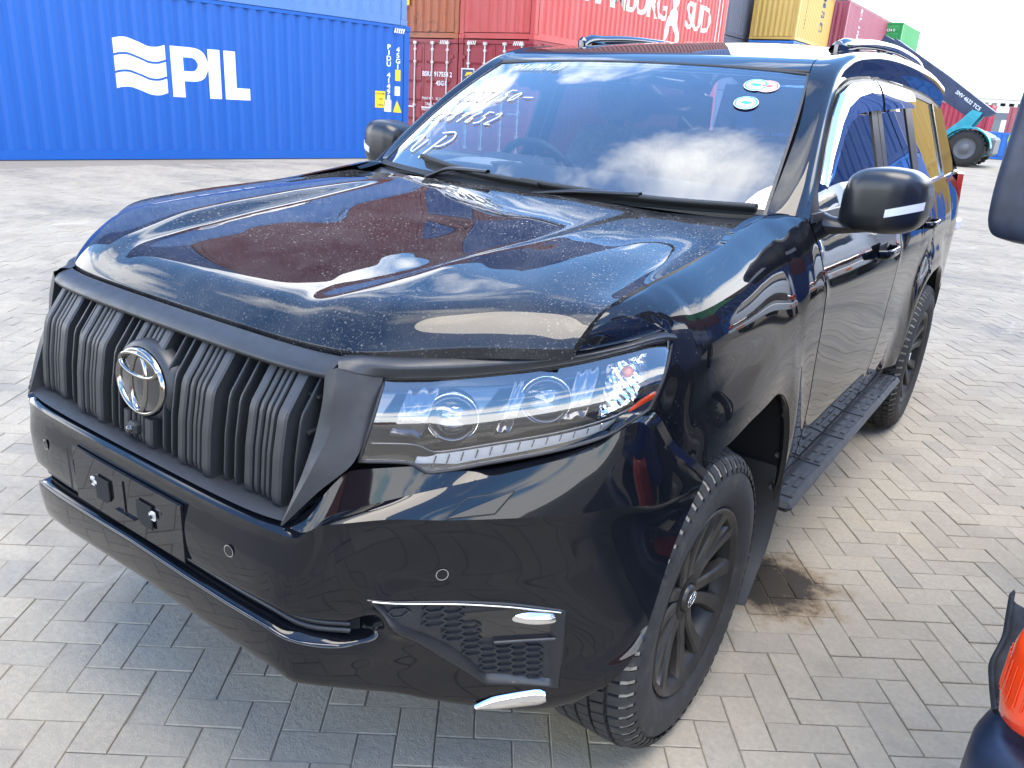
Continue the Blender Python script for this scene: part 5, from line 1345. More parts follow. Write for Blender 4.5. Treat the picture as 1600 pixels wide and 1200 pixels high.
# chrome slip under the lamp corner
# ================================================================== WHEELS
def mat_tyre():
    t = NT('tyre'); p = t.pos(); b = t.bsdf(None, .75); f = t.noise(p, 22, 6, .65)
    c = t.ramp(f, [(.3, (.016, .016, .017)), (.6, (.030, .029, .028)), (.85, (.085, .078, .068))])
    t.l(c, b.inputs['Base Color']); t.bump(t.noise(p, 160, 3), .35, .002, b); MATS['tyre'] = t.end(b)
    t = NT('tyre_dusty'); p = t.pos(); b = t.bsdf(None, .9); f = t.noise(p, 30, 6, .65)
    t.l(t.ramp(f, [(.3, (.07, .064, .055)), (.6, (.30, .27, .22))]), b.inputs['Base Color']); MATS['tyre_dusty'] = t.end(b)
mat_tyre()
def make_wheel():
    """Wheel centred on the origin, outer face towards +x."""
    w = empty('wheel')
    RT, HW = .385, .1325
    tb = MB().lathe([(-HW+.02, .245), (-HW, .275), (-HW-.002, .325), (-HW+.018, .356), (-.092, .371), (0, .377), (.092, .371), (HW-.018, .356), (HW+.001, .328), (HW+.004, .295), (HW-.004, .258), (HW-.018, .240), (HW-.022, .235)], (0, 0, 0), 'x', 96)
    tyre = tb.build('tyre', 'tyre', None); tyre.parent = w
    # tread blocks: three continuous ribs cut by sipes, and shoulder blocks
    n = 64; b = MB()
    for k in range(n):
        a0 = 2*math.pi*k/n; da = 2*math.pi/n
        for x0, x1, gap, tw, rr in ((-.034, -.004, .12, .20, RT), (.004, .034, .12, -.20, RT), (-.075, -.042, .18, .35, RT), (.042, .075, .18, -.35, RT), (-.108, -.083, .26, .0, RT-.005), (.083, .108, .26, .0, RT-.005)):
            vs = []
            for rr_ in (.370, rr):
                for xx, sh in ((x0, -tw), (x1, tw)):
                    for q in (gap/2, 1-gap/2):
                        a = a0+da*(q+sh*.5); r2 = rr_ if abs(xx) < .1 else rr_-.006; vs.append((xx, r2*math.cos(a), r2*math.sin(a)))
            b.add(vs, [(4, 5, 7, 6), (0, 1, 5, 4), (2, 6, 7, 3), (0, 4, 6, 2), (1, 3, 7, 5)])
        for sx in (-1, 1):      # shoulder lugs reaching down the sidewall
            vs = []
            for rr_, xx in ((.373, .107), (.363, .121), (.347, .1305), (.338, .1325)):
                for q in (.16, .84): a = a0+da*q; vs.append((sx*xx, rr_*math.cos(a), rr_*math.sin(a)))
            vs += [(sx*.104, .360*math.cos(a0+da*q), .366*math.sin(a0+da*q)) for q in (.16, .84)]
            b.add(vs, [(0, 1, 3, 2), (2, 3, 5, 4), (4, 5, 7, 6), (0, 2, 8), (1, 9, 3)])
    tr = b.build('tread', 'tyre', None, fix=True); tr.parent = tyre
    dust = MB()
    for k in range(n):
        a0 = 2*math.pi*(k+.86)/n; da = 2*math.pi/n*.28
        vs = [(xx, rr*math.cos(a0+q*da), rr*math.sin(a0+q*da)) for xx, rr in ((.106, .3715), (.1195, .3605), (.1285, .347)) for q in (0, 1)]
        dust.add(vs, [(0, 1, 3, 2), (2, 3, 5, 4)])
    d = dust.build('dusty_groove', 'tyre_dusty', None); d.parent = tyre; d['kind'] = 'stuff'; tr['kind'] = 'stuff'
    for s_, rr in (('GRANDTREK AT', .297), ('265/60R18', .297)):
        pass
    # rim
    rb_ = MB().lathe([(-.10, .215), (.02, .205), (.085, .208), (.112, .222), (.122, .232), (.124, .237), (.118, .240)], (0, 0, 0), 'x', 72); rim = rb_.build('rim', 'rim_dark', None); rim.parent = w
    lipo = MB().lathe([(.112, .2215), (.1225, .2325), (.1255, .2375), (.119, .241)], (0, 0, 0), 'x', 72).build('rim_lip', 'rim', None); lipo.parent = rim
    bk = MB().lathe([(.0, .02), (.005, .19), (.0, .205)], (0, 0, 0), 'x', 48); bk = bk.build('brake_disc', 'rim_dark', None); bk.parent = w
    # six split spokes: two arms each, with a dark pocket between
    for k in range(6):
        a = 2*math.pi*k/6+R(90)
        b = MB()
        for sg in (-1, 1):
            rows_ = []
            for rr, off, wd, xo, th in ((.045, .016, .018, .090, .05), (.10, .021, .0165, .094, .04), (.16, .036, .0190, .103, .03), (.200, .050, .0240, .111, .02), (.228, .060, .032, .118, .014)):
                for_ = []
                for t_, dx_ in ((-1.15, -th), (-1, -.006), (-.7, 0), (.7, 0), (1, -.006), (1.15, -th)):
                    lat = sg*off+t_*wd; for_.append((xo+dx_, rr*math.cos(a)-lat*math.sin(a), rr*math.sin(a)+lat*math.cos(a)))
                rows_.append(for_)
            A = loft(np.array(rows_), 6, 14, f_u=lambda x, y, q: y, tu=np.linspace(0, 1, 6))
            for j in range(5): b.grid(A[:, j:j+2])
        sp = b.build('spoke', 'rim', None); sp.parent = rim
        A = np.array([[(xo-.022, rr*math.cos(a)-lat*math.sin(a), rr*math.sin(a)+lat*math.cos(a)) for lat in np.linspace(-lw, lw, 3)] for rr, xo, lw in ((.07, .088, .012), (.15, .095, .026), (.22, .104, .048))])
        wb = MB().grid(A).build('spoke_web', 'rim_dark', None, fix=False); wb.parent = rim
    hb_ = MB().lathe([(.05, .075), (.078, .070), (.092, .058), (.094, .042), (.090, .036)], (0, 0, 0), 'x', 36).build('hub', 'rim_dark', None); hb_.parent = rim
    cp = MB().lathe([(.088, .035), (.100, .033), (.104, .026), (.105, 0)], (0, 0, 0), 'x', 30).build('hub_cap', 'rim', None); cp.parent = rim
    for (aa, bb_, cy_) in ((.024, .0165, 0), (.0085, .0155, 0), (.0195, .0065, .0085)):
        pts = [(.1055, aa*math.cos(t), cy_+bb_*math.sin(t)) for t in np.linspace(0, 2*math.pi, 25)[:-1]]
        e = MB().tube(pts, .0015, 5, closed=True).build('cap_mark', 'chrome_dull', None); e.parent = cp
    for k in range(6):
        a = 2*math.pi*(k+.5)/6+R(90); nut = MB().lathe([(.06, .012), (.086, .012), (.090, .008), (.090, 0)], (0, .056*math.cos(a), .056*math.sin(a)), 'x', 8, smooth=False).build('wheel_nut', 'rim_dark', None); nut.parent = rim
    return w
wheel0 = make_wheel()
wheels = [wheel0]+[copy_tree(wheel0) for _ in range(3)]
for wv, (x, y, rz, rx) in zip(wheels, ((.7925, .877, 0, .22), (.7925, 3.66, 0, .9), (-.7925, .877, math.pi, .4), (-.7925, 3.66, math.pi, .1))):
    wv.parent = car; wv.location = (x, y-2.3, .381); wv.rotation_euler = (rx if rz == 0 else -rx, 0, rz)

# ================================================================== MIRRORS, HANDLES, WIPERS, AERIAL
for s, i in ((1, 0), (-1, 1)):
    mz = lambda P_: P_ if s > 0 else mirx(P_)
    # rounded shell lofted through upright slices from the inner to the outer end
    rows_ = []
    for x, y0, y1, z0, z1 in ((.868, 1.70, 1.80, 1.235, 1.335), (.885, 1.662, 1.815, 1.224, 1.372), (.93, 1.640, 1.822, 1.216, 1.394), (.98, 1.638, 1.826, 1.216, 1.400), (1.03, 1.650, 1.832, 1.220, 1.396), (1.065, 1.675, 1.838, 1.232, 1.378), (1.083, 1.71, 1.84, 1.256, 1.352), (1.087, 1.76, 1.835, 1.28, 1.33)):
        sec = []
        for t in np.linspace(0, 2*math.pi, 33):
            c, q = math.cos(t), math.sin(t); e = .55
            u = math.copysign(abs(c)**e, c); v = math.copysign(abs(q)**e, q)
            sec.append((x, (y0+y1)/2+(y1-y0)/2*u, (z0+z1)/2+(z1-z0)/2*v))
        rows_.append(sec)
    A = loft(np.array(rows_), 64, 40, tu=np.linspace(0, 1, 33), tv=chord(np.array(rows_)[:, 0]))
    A[..., 1] += .10*(A[..., 0]-.95)*.6
    b = MB().grid(mz(A)); b.add(mz(A[0]), [tuple(range(len(A[0])))]); b.add(mz(A[-1]), [tuple(range(len(A[-1])))])
    mir = b.build('door_mirror', 'trim_satin', FD[i], fix=False, label='satin black door mirror with clear turn signal strip')
    MB().box((s*.975, 1.826, 1.31), (.17, .012, .12), bev=.004).build('mirror_glass', 'chrome', mir)
    arm = loft(np.array([[(x, y+dy_*.045, z+dz_*h) for dy_, dz_ in ((-1, 0), (-.7, .7), (0, 1), (.7, .7), (1, 0), (.7, -.7), (0, -1), (-.7, -.7), (-1, 0))] for x, y, z, h in ((.815, 1.655, 1.232, .040), (.86, 1.69, 1.224, .026), (.91, 1.71, 1.226, .020), (.96, 1.72, 1.236, .020))]), 17, 12, tu=np.linspace(0, 1, 9))
    MB().grid(mz(arm)).build('mirror_arm', 'trim_satin', mir, fix=False)
    sg = np.array([[(x, 1.640+.06*(x-.95)+(.05*max(0, x-1.03)**1.0*4)-.004*math.sin(math.pi*j/4), z0+.022*j/4) for j in range(5)] for x, z0 in [(1.0+.0105*k, 1.268+.0032*k) for k in range(9)]])
    # sits on the lower front face of the shell
    for r_ in range(sg.shape[0]):
        for c_ in range(sg.shape[1]):
            x, _, z = sg[r_, c_]; m_ = (A[..., 0]-x)**2+(A[..., 2]-z)**2+10*(A[..., 1] > 1.735); sg[r_, c_, 1] = A.reshape(-1, 3)[np.argmin(m_)][1]-.005
    MB().grid(mz(sg)).flange(mz(sg), .006, 'tblr', (0, 1, 0)).build('mirror_turn_signal', 'white_plastic', mir, fix=False)
    # door handles with cups
    for (y, z, par) in ((2.30, 1.085, FD[i]), (3.28, 1.10, RDo[i])):
        x0 = float(S(np.array([y]), np.array([z]))[0])
        h = MB(); pts = [(s*(x0+.004), y-.105, z), (s*(x0+.034), y-.085, z+.002), (s*(x0+.042), y-.03, z+.003), (s*(x0+.042), y+.04, z+.003), (s*(x0+.034), y+.085, z+.002), (s*(x0+.004), y+.105, z)]
        pr = resample(np.array(pts), 18); rows_ = [[(p[0]+s*.008*math.cos(t), p[1], p[2]+.016*math.sin(t)) for t in np.linspace(0, 2*math.pi, 11)] for p in pr]
        h.grid(np.array(rows_)); hd = h.build('door_handle', 'paint', par)
        MB().box((s*(x0+.002), y-.02, z), (.004, .13, .062), bev=.0018).build('handle_cup', 'trim_dark', hd)
# wipers
def wiper(name_pts, arm_pts, nm):
    def w(s, v, o): p = ws_point(s, v); return p+np.array((0, -.55, .83))*o
    bl = MB(); P_ = [w(s, v, .014) for s, v in name_pts]; P_ = resample(np.array(P_), 30)
    rows_ = []
    for p in P_: rows_.append([p+np.array(d) for d in ((0, .012, -.012), (0, -.012, .0), (0, -.016, .010), (0, .004, .014), (0, .016, .006), (0, .012, -.012))])
    bl.grid(np.array(rows_)); bl.add(rows_[0], [tuple(range(6))]); bl.add(rows_[-1], [tuple(range(6))]); wi = bl.build(nm, 'trim_dark', car)
    ar = MB(); P_ = resample(np.array([w(s, v, o) for s, v, o in arm_pts]), 20)
    rows_ = [[p+np.array((0, .013*math.cos(t), .007*math.sin(t))) for t in np.linspace(0, 2*math.pi, 9)] for p in P_]; ar.grid(np.array(rows_)).build('wiper_arm', 'trim_satin', wi)
wiper([(.0, .036), (.3, .022), (.6, .014), (.965, .012)], [(.08, -.05, .006), (.3, .005, .026), (.55, .016, .030)], 'wiper_blade')
wiper([(-.68, .085), (-.45, .058), (-.2, .036), (.10, .026)], [(-.55, -.05, .006), (-.40, .034, .026), (-.18, .042, .030)], 'wiper_blade')

# ================================================================== INTERIOR
cabin = MB()
cabin.box((0, 2.9, .62), (1.50, 2.9, .06)); cabin.box((0, 1.55, .80), (1.50, .05, .55))
for s in (1, -1):
    A = np.array([[(s*.80, y, z) for y in (1.5, 2.5, 3.4, 4.6)] for z in (.62, .9, 1.2)]); cabin.grid(A)
cabin.build('cabin', 'dash', car, fix=False)
# headliner under the roof
A = RO.copy(); A[..., 2] -= .03; MB().grid(A[::4, ::4]).build('headliner', 'pillar_trim', car, fix=False)
rows_ = []
for v, (y, z) in enumerate(((1.36, 1.232), (1.50, 1.272), (1.70, 1.284), (1.86, 1.278), (1.92, 1.18), (1.90, .90))):
    rows_.append([(.74*s, y+(.10*abs(s)**2.2 if v == 0 else 0), z+.008*(1-s*s)) for s in np.linspace(-1, 1, 25)])
dashb = MB().grid(loft(np.array(rows_), 25, 20, tu=np.linspace(0, 1, 25))).build('dashboard', 'dash', car, fix=False)
MB().box((-.38, 1.84, 1.285), (.30, .12, .05), bev=.02).build('instrument_hood', 'dash', dashb)
pp = np.array([[(-.47+.20*u-.07*v, 1.475+.13*u+.23*v, 1.2885+.004*v+.003*math.sin(6*u)) for u in np.linspace(0, 1, 6)] for v in np.linspace(0, 1, 5)])
sheet = MB().grid(pp).grid(pp-np.array((0, 0, .0006))).build('paper_sheet', 'paper', None, fix=False)
tag(sheet, 'white paper sheet lying on the dashboard under the windscreen', 'paper')
# steering wheel (right-hand drive: image left)
sw = []; SWc = np.array((-.40, 2.01, 1.185)); 
ax_ = Vector((0, -.45, -.2)).normalized(); e1 = Vector((1, 0, 0)); e2 = Vector((0, -.38, .92)).normalized()
ring = [Vector(SWc)+e1*.19*math.cos(t)+e2*.19*math.sin(t) for t in np.linspace(0, 2*math.pi, 41)[:-1]]
swo = MB().tube(ring, .016, 10, closed=True).build('steering_wheel', 'trim_dark', car)
MB().tube([Vector(SWc)-e1*.18, Vector(SWc), Vector(SWc)+e1*.18], [.014, .04, .014], 8).build('steering_spoke', 'dash', swo)
MB().tube([Vector(SWc), Vector(SWc)-e2*.18], [.03, .014], 8).build('steering_spoke', 'dash', swo)
# seats
for x in (-.37, .37):
    rows_ = []
    for z, y, w, t_ in ((.98, 2.44, .24, .07), (1.15, 2.50, .25, .075), (1.30, 2.56, .235, .065), (1.40, 2.60, .20, .05), (1.425, 2.61, .17, .03)):
        rows_.append([(x+w*math.copysign(abs(math.cos(a))**.6, math.cos(a)), y+t_*math.copysign(abs(math.sin(a))**.8, math.sin(a)), z) for a in np.linspace(0, 2*math.pi, 25)])
    b = MB().grid(np.array(rows_)); b.add(rows_[-1], [tuple(range(25))]); st = b.build('front_seat', 'seat_cloth', car, fix=False)
    rows_ = [[(x+w*math.copysign(abs(math.cos(a))**.7, math.cos(a)), 2.63+.045*math.sin(a), z) for a in np.linspace(0, 2*math.pi, 19)] for z, w in ((1.45, .10), (1.48, .135), (1.55, .14), (1.61, .12), (1.625, .08))]
    b = MB().grid(np.array(rows_)); b.add(rows_[-1], [tuple(range(19))]); b.tube([(x-.05, 2.62, 1.40), (x-.05, 2.63, 1.47)], .007, 6).tube([(x+.05, 2.62, 1.40), (x+.05, 2.63, 1.47)], .007, 6); b.build('headrest', 'seat_cloth', st, fix=False)
    MB().box((x, 2.22, .90), (.48, .5, .16), bev=.05).build('seat_cushion', 'seat_cloth', st)
MB().box((0, 3.35, 1.14), (1.30, .16, .56), bev=.06).build('rear_seat', 'seat_cloth', car)
# camera pod, interior mirror, stickers and chalk writing on the glass
def ws_frame(s, v, out=.006):
    p = ws_point(s, v); a = ws_point(s+.01, v)-ws_point(s-.01, v); c = ws_point(s, v+.01)-ws_point(s, v-.01)
    F = frame(p, a, c); n = F.col[2].xyz
    return Matrix.Translation(n*out*(1 if n.y < 0 else -1)) @ F
F = ws_frame(0.02, .86, -.03)
pod = MB().prism([(-.10, .05), (.10, .05), (.075, -.05), (-.075, -.05)], .02, F).build('camera_pod', 'trim_dark', car)
MB().prism([(-.05, -.03), (.05, -.03), (.0, .02)], .003, ws_frame(.02, .85, -.008)).build('camera_window', 'smoke_chrome', pod)
im = MB(); p = ws_point(.0, .86); im.box((p[0]+.10, p[1]+.17, p[2]-.09), (.25, .03, .07), bev=.015); im.tube([(p[0]+.05, p[1]+.04, p[2]-.01), (p[0]+.10, p[1]+.16, p[2]-.08)], .01, 6); im.build('interior_mirror', 'trim_dark', car)
simple('sticker_green', (.03, .40, .22), .5); simple('sticker_red', (.70, .10, .08), .5); simple('sticker_teal', (.02, .38, .40), .5)
def disc(r, n=28, sx=1): return [(r*sx*math.cos(2*math.pi*k/n), r*math.sin(2*math.pi*k/n)) for k in range(n)]
for s, v, rc, parts_ in ((.815, .845, 'sticker_red', 0), (.76, .845, 'sticker_teal', 1), (.755, .69, 'sticker_green', 2)):
    F = ws_frame(s, v, .0022+.001*parts_)
    st = MB().prism(disc(.038), .0006, F).build('sticker', 'paper', windscreen)
    b = MB(); o1, o2 = disc(.036), disc(.030); b.add([tuple(F @ Vector((x, y, .0012))) for x, y in o1+o2], [(i, (i+1) % 28, 28+(i+1) % 28, 28+i) for i in range(28)]); b.build('sticker_ring', rc, st, fix=False)
    MB().prism([(-.018, -.004), (.0, -.010), (.019, -.003), (.014, .008), (-.012, .009)], .0008, F @ Matrix.Translation((0, 0, .001))).build('sticker_mark', rc, st)
# hand-drawn strokes; coordinates in units of letter height, baseline at 0
GL = {'M': [[(0, 0), (.1, 1), (.35, .35), (.6, 1), (.7, 0)]], 'A': [[(0, 0), (.35, 1), (.65, 0)], [(.12, .4), (.58, .42)]], 'H': [[(0, 0), (.05, 1)], [(.5, 0), (.55, 1)], [(.0, .5), (.6, .52)]],
      'N': [[(0, 0), (.1, .9), (.5, .1), (.62, 1)]], 'O': [[(.3, 1), (.05, .75), (.02, .3), (.28, 0), (.55, .25), (.55, .75), (.3, 1)]], 'D': [[(.05, 0), (.1, 1)], [(-.1, 1), (.4, 1.0), (.65, .6), (.5, .15), (-.05, 0)]],
      'G': [[(.55, .9), (.25, 1), (.0, .6), (.1, .1), (.4, .0), (.5, .4), (.3, .42)], [(.5, .4), (.45, -.25)]], 'J': [[(.0, 1), (.6, 1)], [(.35, 1), (.3, .1), (.05, 0), (-.1, .2)]], '1': [[(.1, 1), (.0, 0)]],
      '5': [[(.55, 1), (.1, 1), (.05, .6), (.4, .55), (.42, .15), (.0, 0)]], '0': [[(.25, .8), (.02, .5), (.1, .05), (.4, .2), (.42, .65), (.25, .8)]], '-': [[(.0, .4), (.8, .42)]], '8': [[(.5, .9), (.15, .95), (.1, .65), (.45, .3), (.25, 0), (.0, .2), (.4, .65), (.5, .9)]],
      '9': [[(.45, .85), (.1, .8), (.1, .5), (.42, .55), (.45, .9), (.3, 0)]], '6': [[(.45, 1), (.1, .5), (.1, .05), (.4, .05), (.4, .4), (.1, .4)]], '2': [[(.0, .8), (.3, 1), (.45, .7), (.0, .0), (.55, .02)]], 'P': [[(.15, .85), (.0, -.2)], [(-.25, .95), (.35, 1.05), (.7, .75), (.45, .4), (.2, .35)]],
      'n': [[(-.2, 0), (.0, .75), (.15, .8), (.35, .1), (.55, .0), (.75, .6)]]}
def write(word, s0, v0, h, adv, slant=.25, r_=.0034, vs=0.0):
    x = 0.0; F0 = None
    for ch in word:
        b = MB()
        for st in GL[ch]:
            q = resample(np.array(st, float), 14); pts = []
            for px_, py__ in q:
                uu = (x+(px_+slant*py__)*h*.95)/.70; vv_ = v0+py__*h/.575+vs*x
                p = ws_point(s0+uu, vv_); pts.append(tuple(p+np.array((0, -.003, .0045))))
            b.tube(pts, r_, 5)
        b.build('chalk_letter', 'chalk', windscreen); x += adv*h
write('MAHMOOD', -.80, .875, .040, .98, .3, .0011)
write('GDJ150-', -.925, .565, .058, .98, .35, .0017)
write('0089652', -.965, .375, .054, 1.0, .35, .0020)
write('nP', -.90, .12, .095, 1.3, .25, .0026, .03)
# ================================================================== TRUCKS
simple('truck_blue', (.010, .10, .42), .25, Coat_Weight=.6); simple('truck_white', (.72, .73, .74), .3, Coat_Weight=.5)
simple('truck_bumper', (.016, .024, .045), .42, nscale=14, namt=.6, bump=.2, bscale=60); simple('flap_rubber', (.035, .037, .040), .8, nscale=25, namt=.4)
simple('lamp_orange', (.80, .055, .008), .22, Coat_Weight=.8, Subsurface_Weight=.15); simple('chassis', (.02, .02, .022), .7)
glass('truck_glass', (.25, .28, .29), 1.5)
def truck(label, loc, rz, body, near):
    """Small flat-bed truck; local front at y = 0, body towards +y."""
    t = empty('parked_truck', loc, label, 'truck', 'trucks parked beside the car', rz)
    def pt(name, b, mat, par=None, fix=True):
        o = b.build(name, mat, None, fix=fix); o.parent = par or t; return o
    rows = []
    for z, y, w in ((.62, .10, .90), (.75, .02, .95), (1.0, .0, .97), (1.25, .04, .97), (1.42, .12, .96), (1.75, .34, .90), (1.98, .50, .84), (2.06, .62, .80)):
        half = [(w*.0, y, z), (w*.5, y+.01, z), (w*.85, y+.04, z), (w*.97, y+.12, z), (w, y+.26, z), (w, .9, z), (w, 1.65, z)]
        rows.append([(-a, b_, c) for a, b_, c in half[::-1]]+[(a, b_, c) for a, b_, c in half[1:]])
    A = loft(np.array(rows), 61, 40, tu=np.linspace(0, 1, 13), tv=np.linspace(0, 1, 8)); b = MB().grid(A)
    b.add(A[-1], [tuple(range(61))]); b.add([tuple(p) for p in (A[0, 0], A[0, -1], A[-1, -1], A[-1, 0])], [(0, 1, 2, 3)])
    cab = pt('cab', b, body)
    # windscreen and side windows, set 4 mm proud
    def skin(x0, x1, z0, z1, off=.006, n=12, side=False):
        out = []
        for z in np.linspace(z0, z1, 8):
            rowp = []
            for x in np.linspace(x0, x1, n):
                i = np.argmin(abs(A[:, 0, 2]-z)); r_ = A[i]; k = np.interp(x, r_[:, 0], r_[:, 1]) if not side else None
                rowp.append((x, k-off, z))
            out.append(rowp)
        return np.array(out)
    pt('windscreen', MB().grid(skin(-.78, .78, 1.44, 1.94)), 'truck_glass', cab, False)
    for s in (1, -1):
        Q = np.array([[(s*(np.interp(z, [1.25, 1.42, 1.75, 1.98], [.97, .96, .90, .84])+.006), y+(.30*(z-1.4) if j == 0 else 0), z) for j, y in enumerate((.36, .8, 1.15, 1.5))] for z in np.linspace(1.34, 1.90, 6)])
        pt('side_window', MB().grid(Q), 'truck_glass', cab, False)
        d = MB()
        for y in (.30, 1.56): d.box((s*.972, y, 1.05), (.006, .008, .80))
        pt('door_gap', d, 'chassis', cab)
        pt('door_handle', MB().box((s*.985, 1.42, 1.14), (.03, .14, .035), bev=.01), 'chassis', cab)
        # headlamp, turn signal
        h = MB().box((s*.66, -.012, .86), (.34, .05, .17), bev=.03); hl_ = pt('headlamp', h, 'silver_reflector')
        pt('headlamp_lens', MB().box((s*.66, -.042, .86), (.33, .006, .16), bev=.002), 'lens', hl_)
        if not near:
            pt('turn_signal', MB().box((s*.90, .03, .86), (.12, .12, .16), bev=.03), 'lamp_orange')
        # wheels
        for y in (.95, 3.9):
            wh = MB().lathe([(-.10, .20), (-.12, .30), (-.11, .385), (-.07, .40), (.07, .40), (.11, .385), (.12, .30), (.10, .20)], (s*.82, y, .40), 'x', 40)
            w_ = pt('wheel', wh, 'tyre'); pt('rim', MB().lathe([(s*.06, .01), (s*.08, .08), (s*.04, .12), (s*.09, .20)], (s*.82, y, .40), 'x', 30), 'steel', w_)
        # arch skirt
        # mirror on a tube arm
        if near and s < 0:
            pass
        else:
            m = MB().box((s*1.16, .16, 1.55), (.17, .08, .34), bev=.035); mm = pt('door_mirror', m, 'trim_satin')
            pt('mirror_arm', MB().tube([(s*.90, .30, 1.38), (s*1.05, .16, 1.36), (s*1.14, .15, 1.42)], .013, 8), 'chassis', mm)
    pt('front_panel', MB().box((0, -.008, .88), (.95, .03, .22), bev=.012), 'trim_dark')
    for k in range(4): pt('grille_bar', MB().box((0, -.028, .81+.045*k), (.90, .012, .014)), 'chrome_dull')
    b = MB().box((0, 2.95, .58), (.80, 4.9, .18)); pt('chassis', b, 'chassis')
    bed = pt('cargo_bed', MB().box((0, 3.35, .92), (1.95, 3.2, .10), bev=.01), 'chassis')
    for s in (1, -1): pt('drop_side', MB().box((s*.955, 3.35, 1.16), (.035, 3.2, .38), bev=.008), body, bed)
    pt('headboard', MB().box((0, 1.80, 1.35), (1.9, .04, .80), bev=.008), body, bed)
    return t, pt
SA = R(-25)
t1, pt1 = truck('dark vehicle with orange corner lamp and black mirror at the right edge', (2.392, .258, 0), SA, 'truck_blue', True)
t2, pt2 = truck('white truck parked farther back, mirrored in the car doors', (3.6, 9.6, 0), 0, 'truck_white', False)
b = MB().box((0, -.03, .56), (1.98, .14, .24), bev=.03); pt2('bumper', b, 'truck_white')
for s in (1, -1): pt2('fog_lamp', MB().box((s*.62, -.105, .55), (.20, .02, .10), bev=.008), 'amber')
# near truck: wrap-around bumper with rounded corner
secs = []
path = resample(np.array([(1.0, .10), (.95, -.02), (.80, -.10), (.3, -.12), (-.3, -.12), (-.80, -.10), (-.94, -.045), (-.985, .04), (-1.0, .16), (-1.0, .42)]), 60)
for p in path:
    nx, ny = p[0]*.06, -(1-abs(p[0]))*.06
    secs.append([(p[0]*k, p[1]+dy_, z) for k, dy_, z in ((.93, .07, .30), (.985, .012, .32), (1.0, 0, .40), (1.0, 0, .47), (.99, .008, .515), (.965, .03, .538), (.90, .075, .535))])
A = loft(np.array(secs), 20, 60, tu=np.linspace(0, 1, 7), tv=np.linspace(0, 1, 60)); pt1('bumper', MB().grid(A), 'truck_bumper', None, False)
# orange wrap-round lamp above the bumper corner
rows = []
for z, k in ((.560, .84), (.568, .95), (.60, .99), (.645, 1.0), (.695, .99), (.716, .95), (.722, .86)):
    rows.append([(x0+(x-x0)*k, y0+(y-y0)*k, z) for (x, y) in resample(np.array([(-.80, .0), (-.90, -.030), (-.945, -.005), (-.968, .055), (-.965, .13), (-.90, .15)]), 24) for x0, y0 in ((-.86, .10),)])
lampo = pt1('turn_signal', MB().grid(np.array(rows)), 'lamp_orange', None, False)
for k in range(14):
    u = np.linspace(.28, .80, 14)[k]; r0 = resample(np.array([(-.80, .0), (-.90, -.030), (-.945, -.005), (-.968, .055), (-.965, .13), (-.90, .15)]), 101)[int(u*100)]
    pt1('lens_rib', MB().tube([(r0[0]*1.001, r0[1]-.001, .61), (r0[0]*1.001, r0[1]-.001, .68)], .0016, 4), 'lamp_orange', lampo)
RiF = Matrix.Rotation(-SA, 4, 'Z')
def tloc(p): q = RiF @ (Vector(p)-Vector((2.392, .258, 0))); return np.array((q.x, q.y, q.z))
fl = np.array([tloc(p) for p in ((1.535, .70, .535), (1.522, .74, .556), (1.513, .775, .585), (1.520, .80, .62), (1.517, .83, .655), (1.513, .85, .690))])
A = np.array([[p+np.array((dx_, dy_, dz_)) for p in resample(fl, 20)] for dx_, dy_, dz_ in ((.0, .004, .012), (-.004, 0, 0), (.012, .0, -.010), (.12, .03, -.03))]); pt1('rubber_flap', MB().grid(A).flange(A, .008, 'tblr', (.5, 0, -.5)), 'flap_rubber', None, False)
for k in range(7): pt1('flap_rib', MB().box(tuple(tloc((1.56+.004*k, .70+.022*k, .555+.012*k))), (.05, .012, .010)), 'flap_rubber')
# its black mirror, standing out towards the car
rows = []
for z, w, d in ((1.318, .05, .03), (1.326, .080, .05), (1.36, .098, .058), (1.45, .104, .06), (1.58, .104, .06), (1.66, .098, .055), (1.69, .07, .04)):
    rows.append([(math.copysign(abs(math.cos(a))**.45, math.cos(a))*w, math.copysign(abs(math.sin(a))**.7, math.sin(a))*d, z) for a in np.linspace(0, 2*math.pi, 41)])
A = loft(np.array(rows), 60, 40, tu=np.linspace(0, 1, 41), tv=np.linspace(0, 1, 7))
Ri = Matrix.Rotation(-SA, 4, 'Z'); org_l = Ri @ (Vector((1.395, 1.02, 0))-Vector((2.392, .258, 0)))
A = np.array([[tuple(Vector((p[0]+.12*(p[2]-1.33)*.4, p[1], p[2]))+org_l) for p in r_] for r_ in A])
b = MB().grid(A); b.add(A[0], [tuple(range(60))]); b.add(A[-1], [tuple(range(60))]); nm = pt1('door_mirror', b, 'truck_bumper', None, False)
pt1('mirror_arm', MB().tube([tuple(org_l+Vector((.09, .0, 1.40))), (-1.02, .45, 1.36), (-.96, .55, 1.34)], .014, 8), 'chassis', nm)
pt1('mirror_arm', MB().tube([tuple(org_l+Vector((.09, .0, 1.62))), (-1.0, .5, 1.70), (-.93, .58, 1.68)], .014, 8), 'chassis', nm)

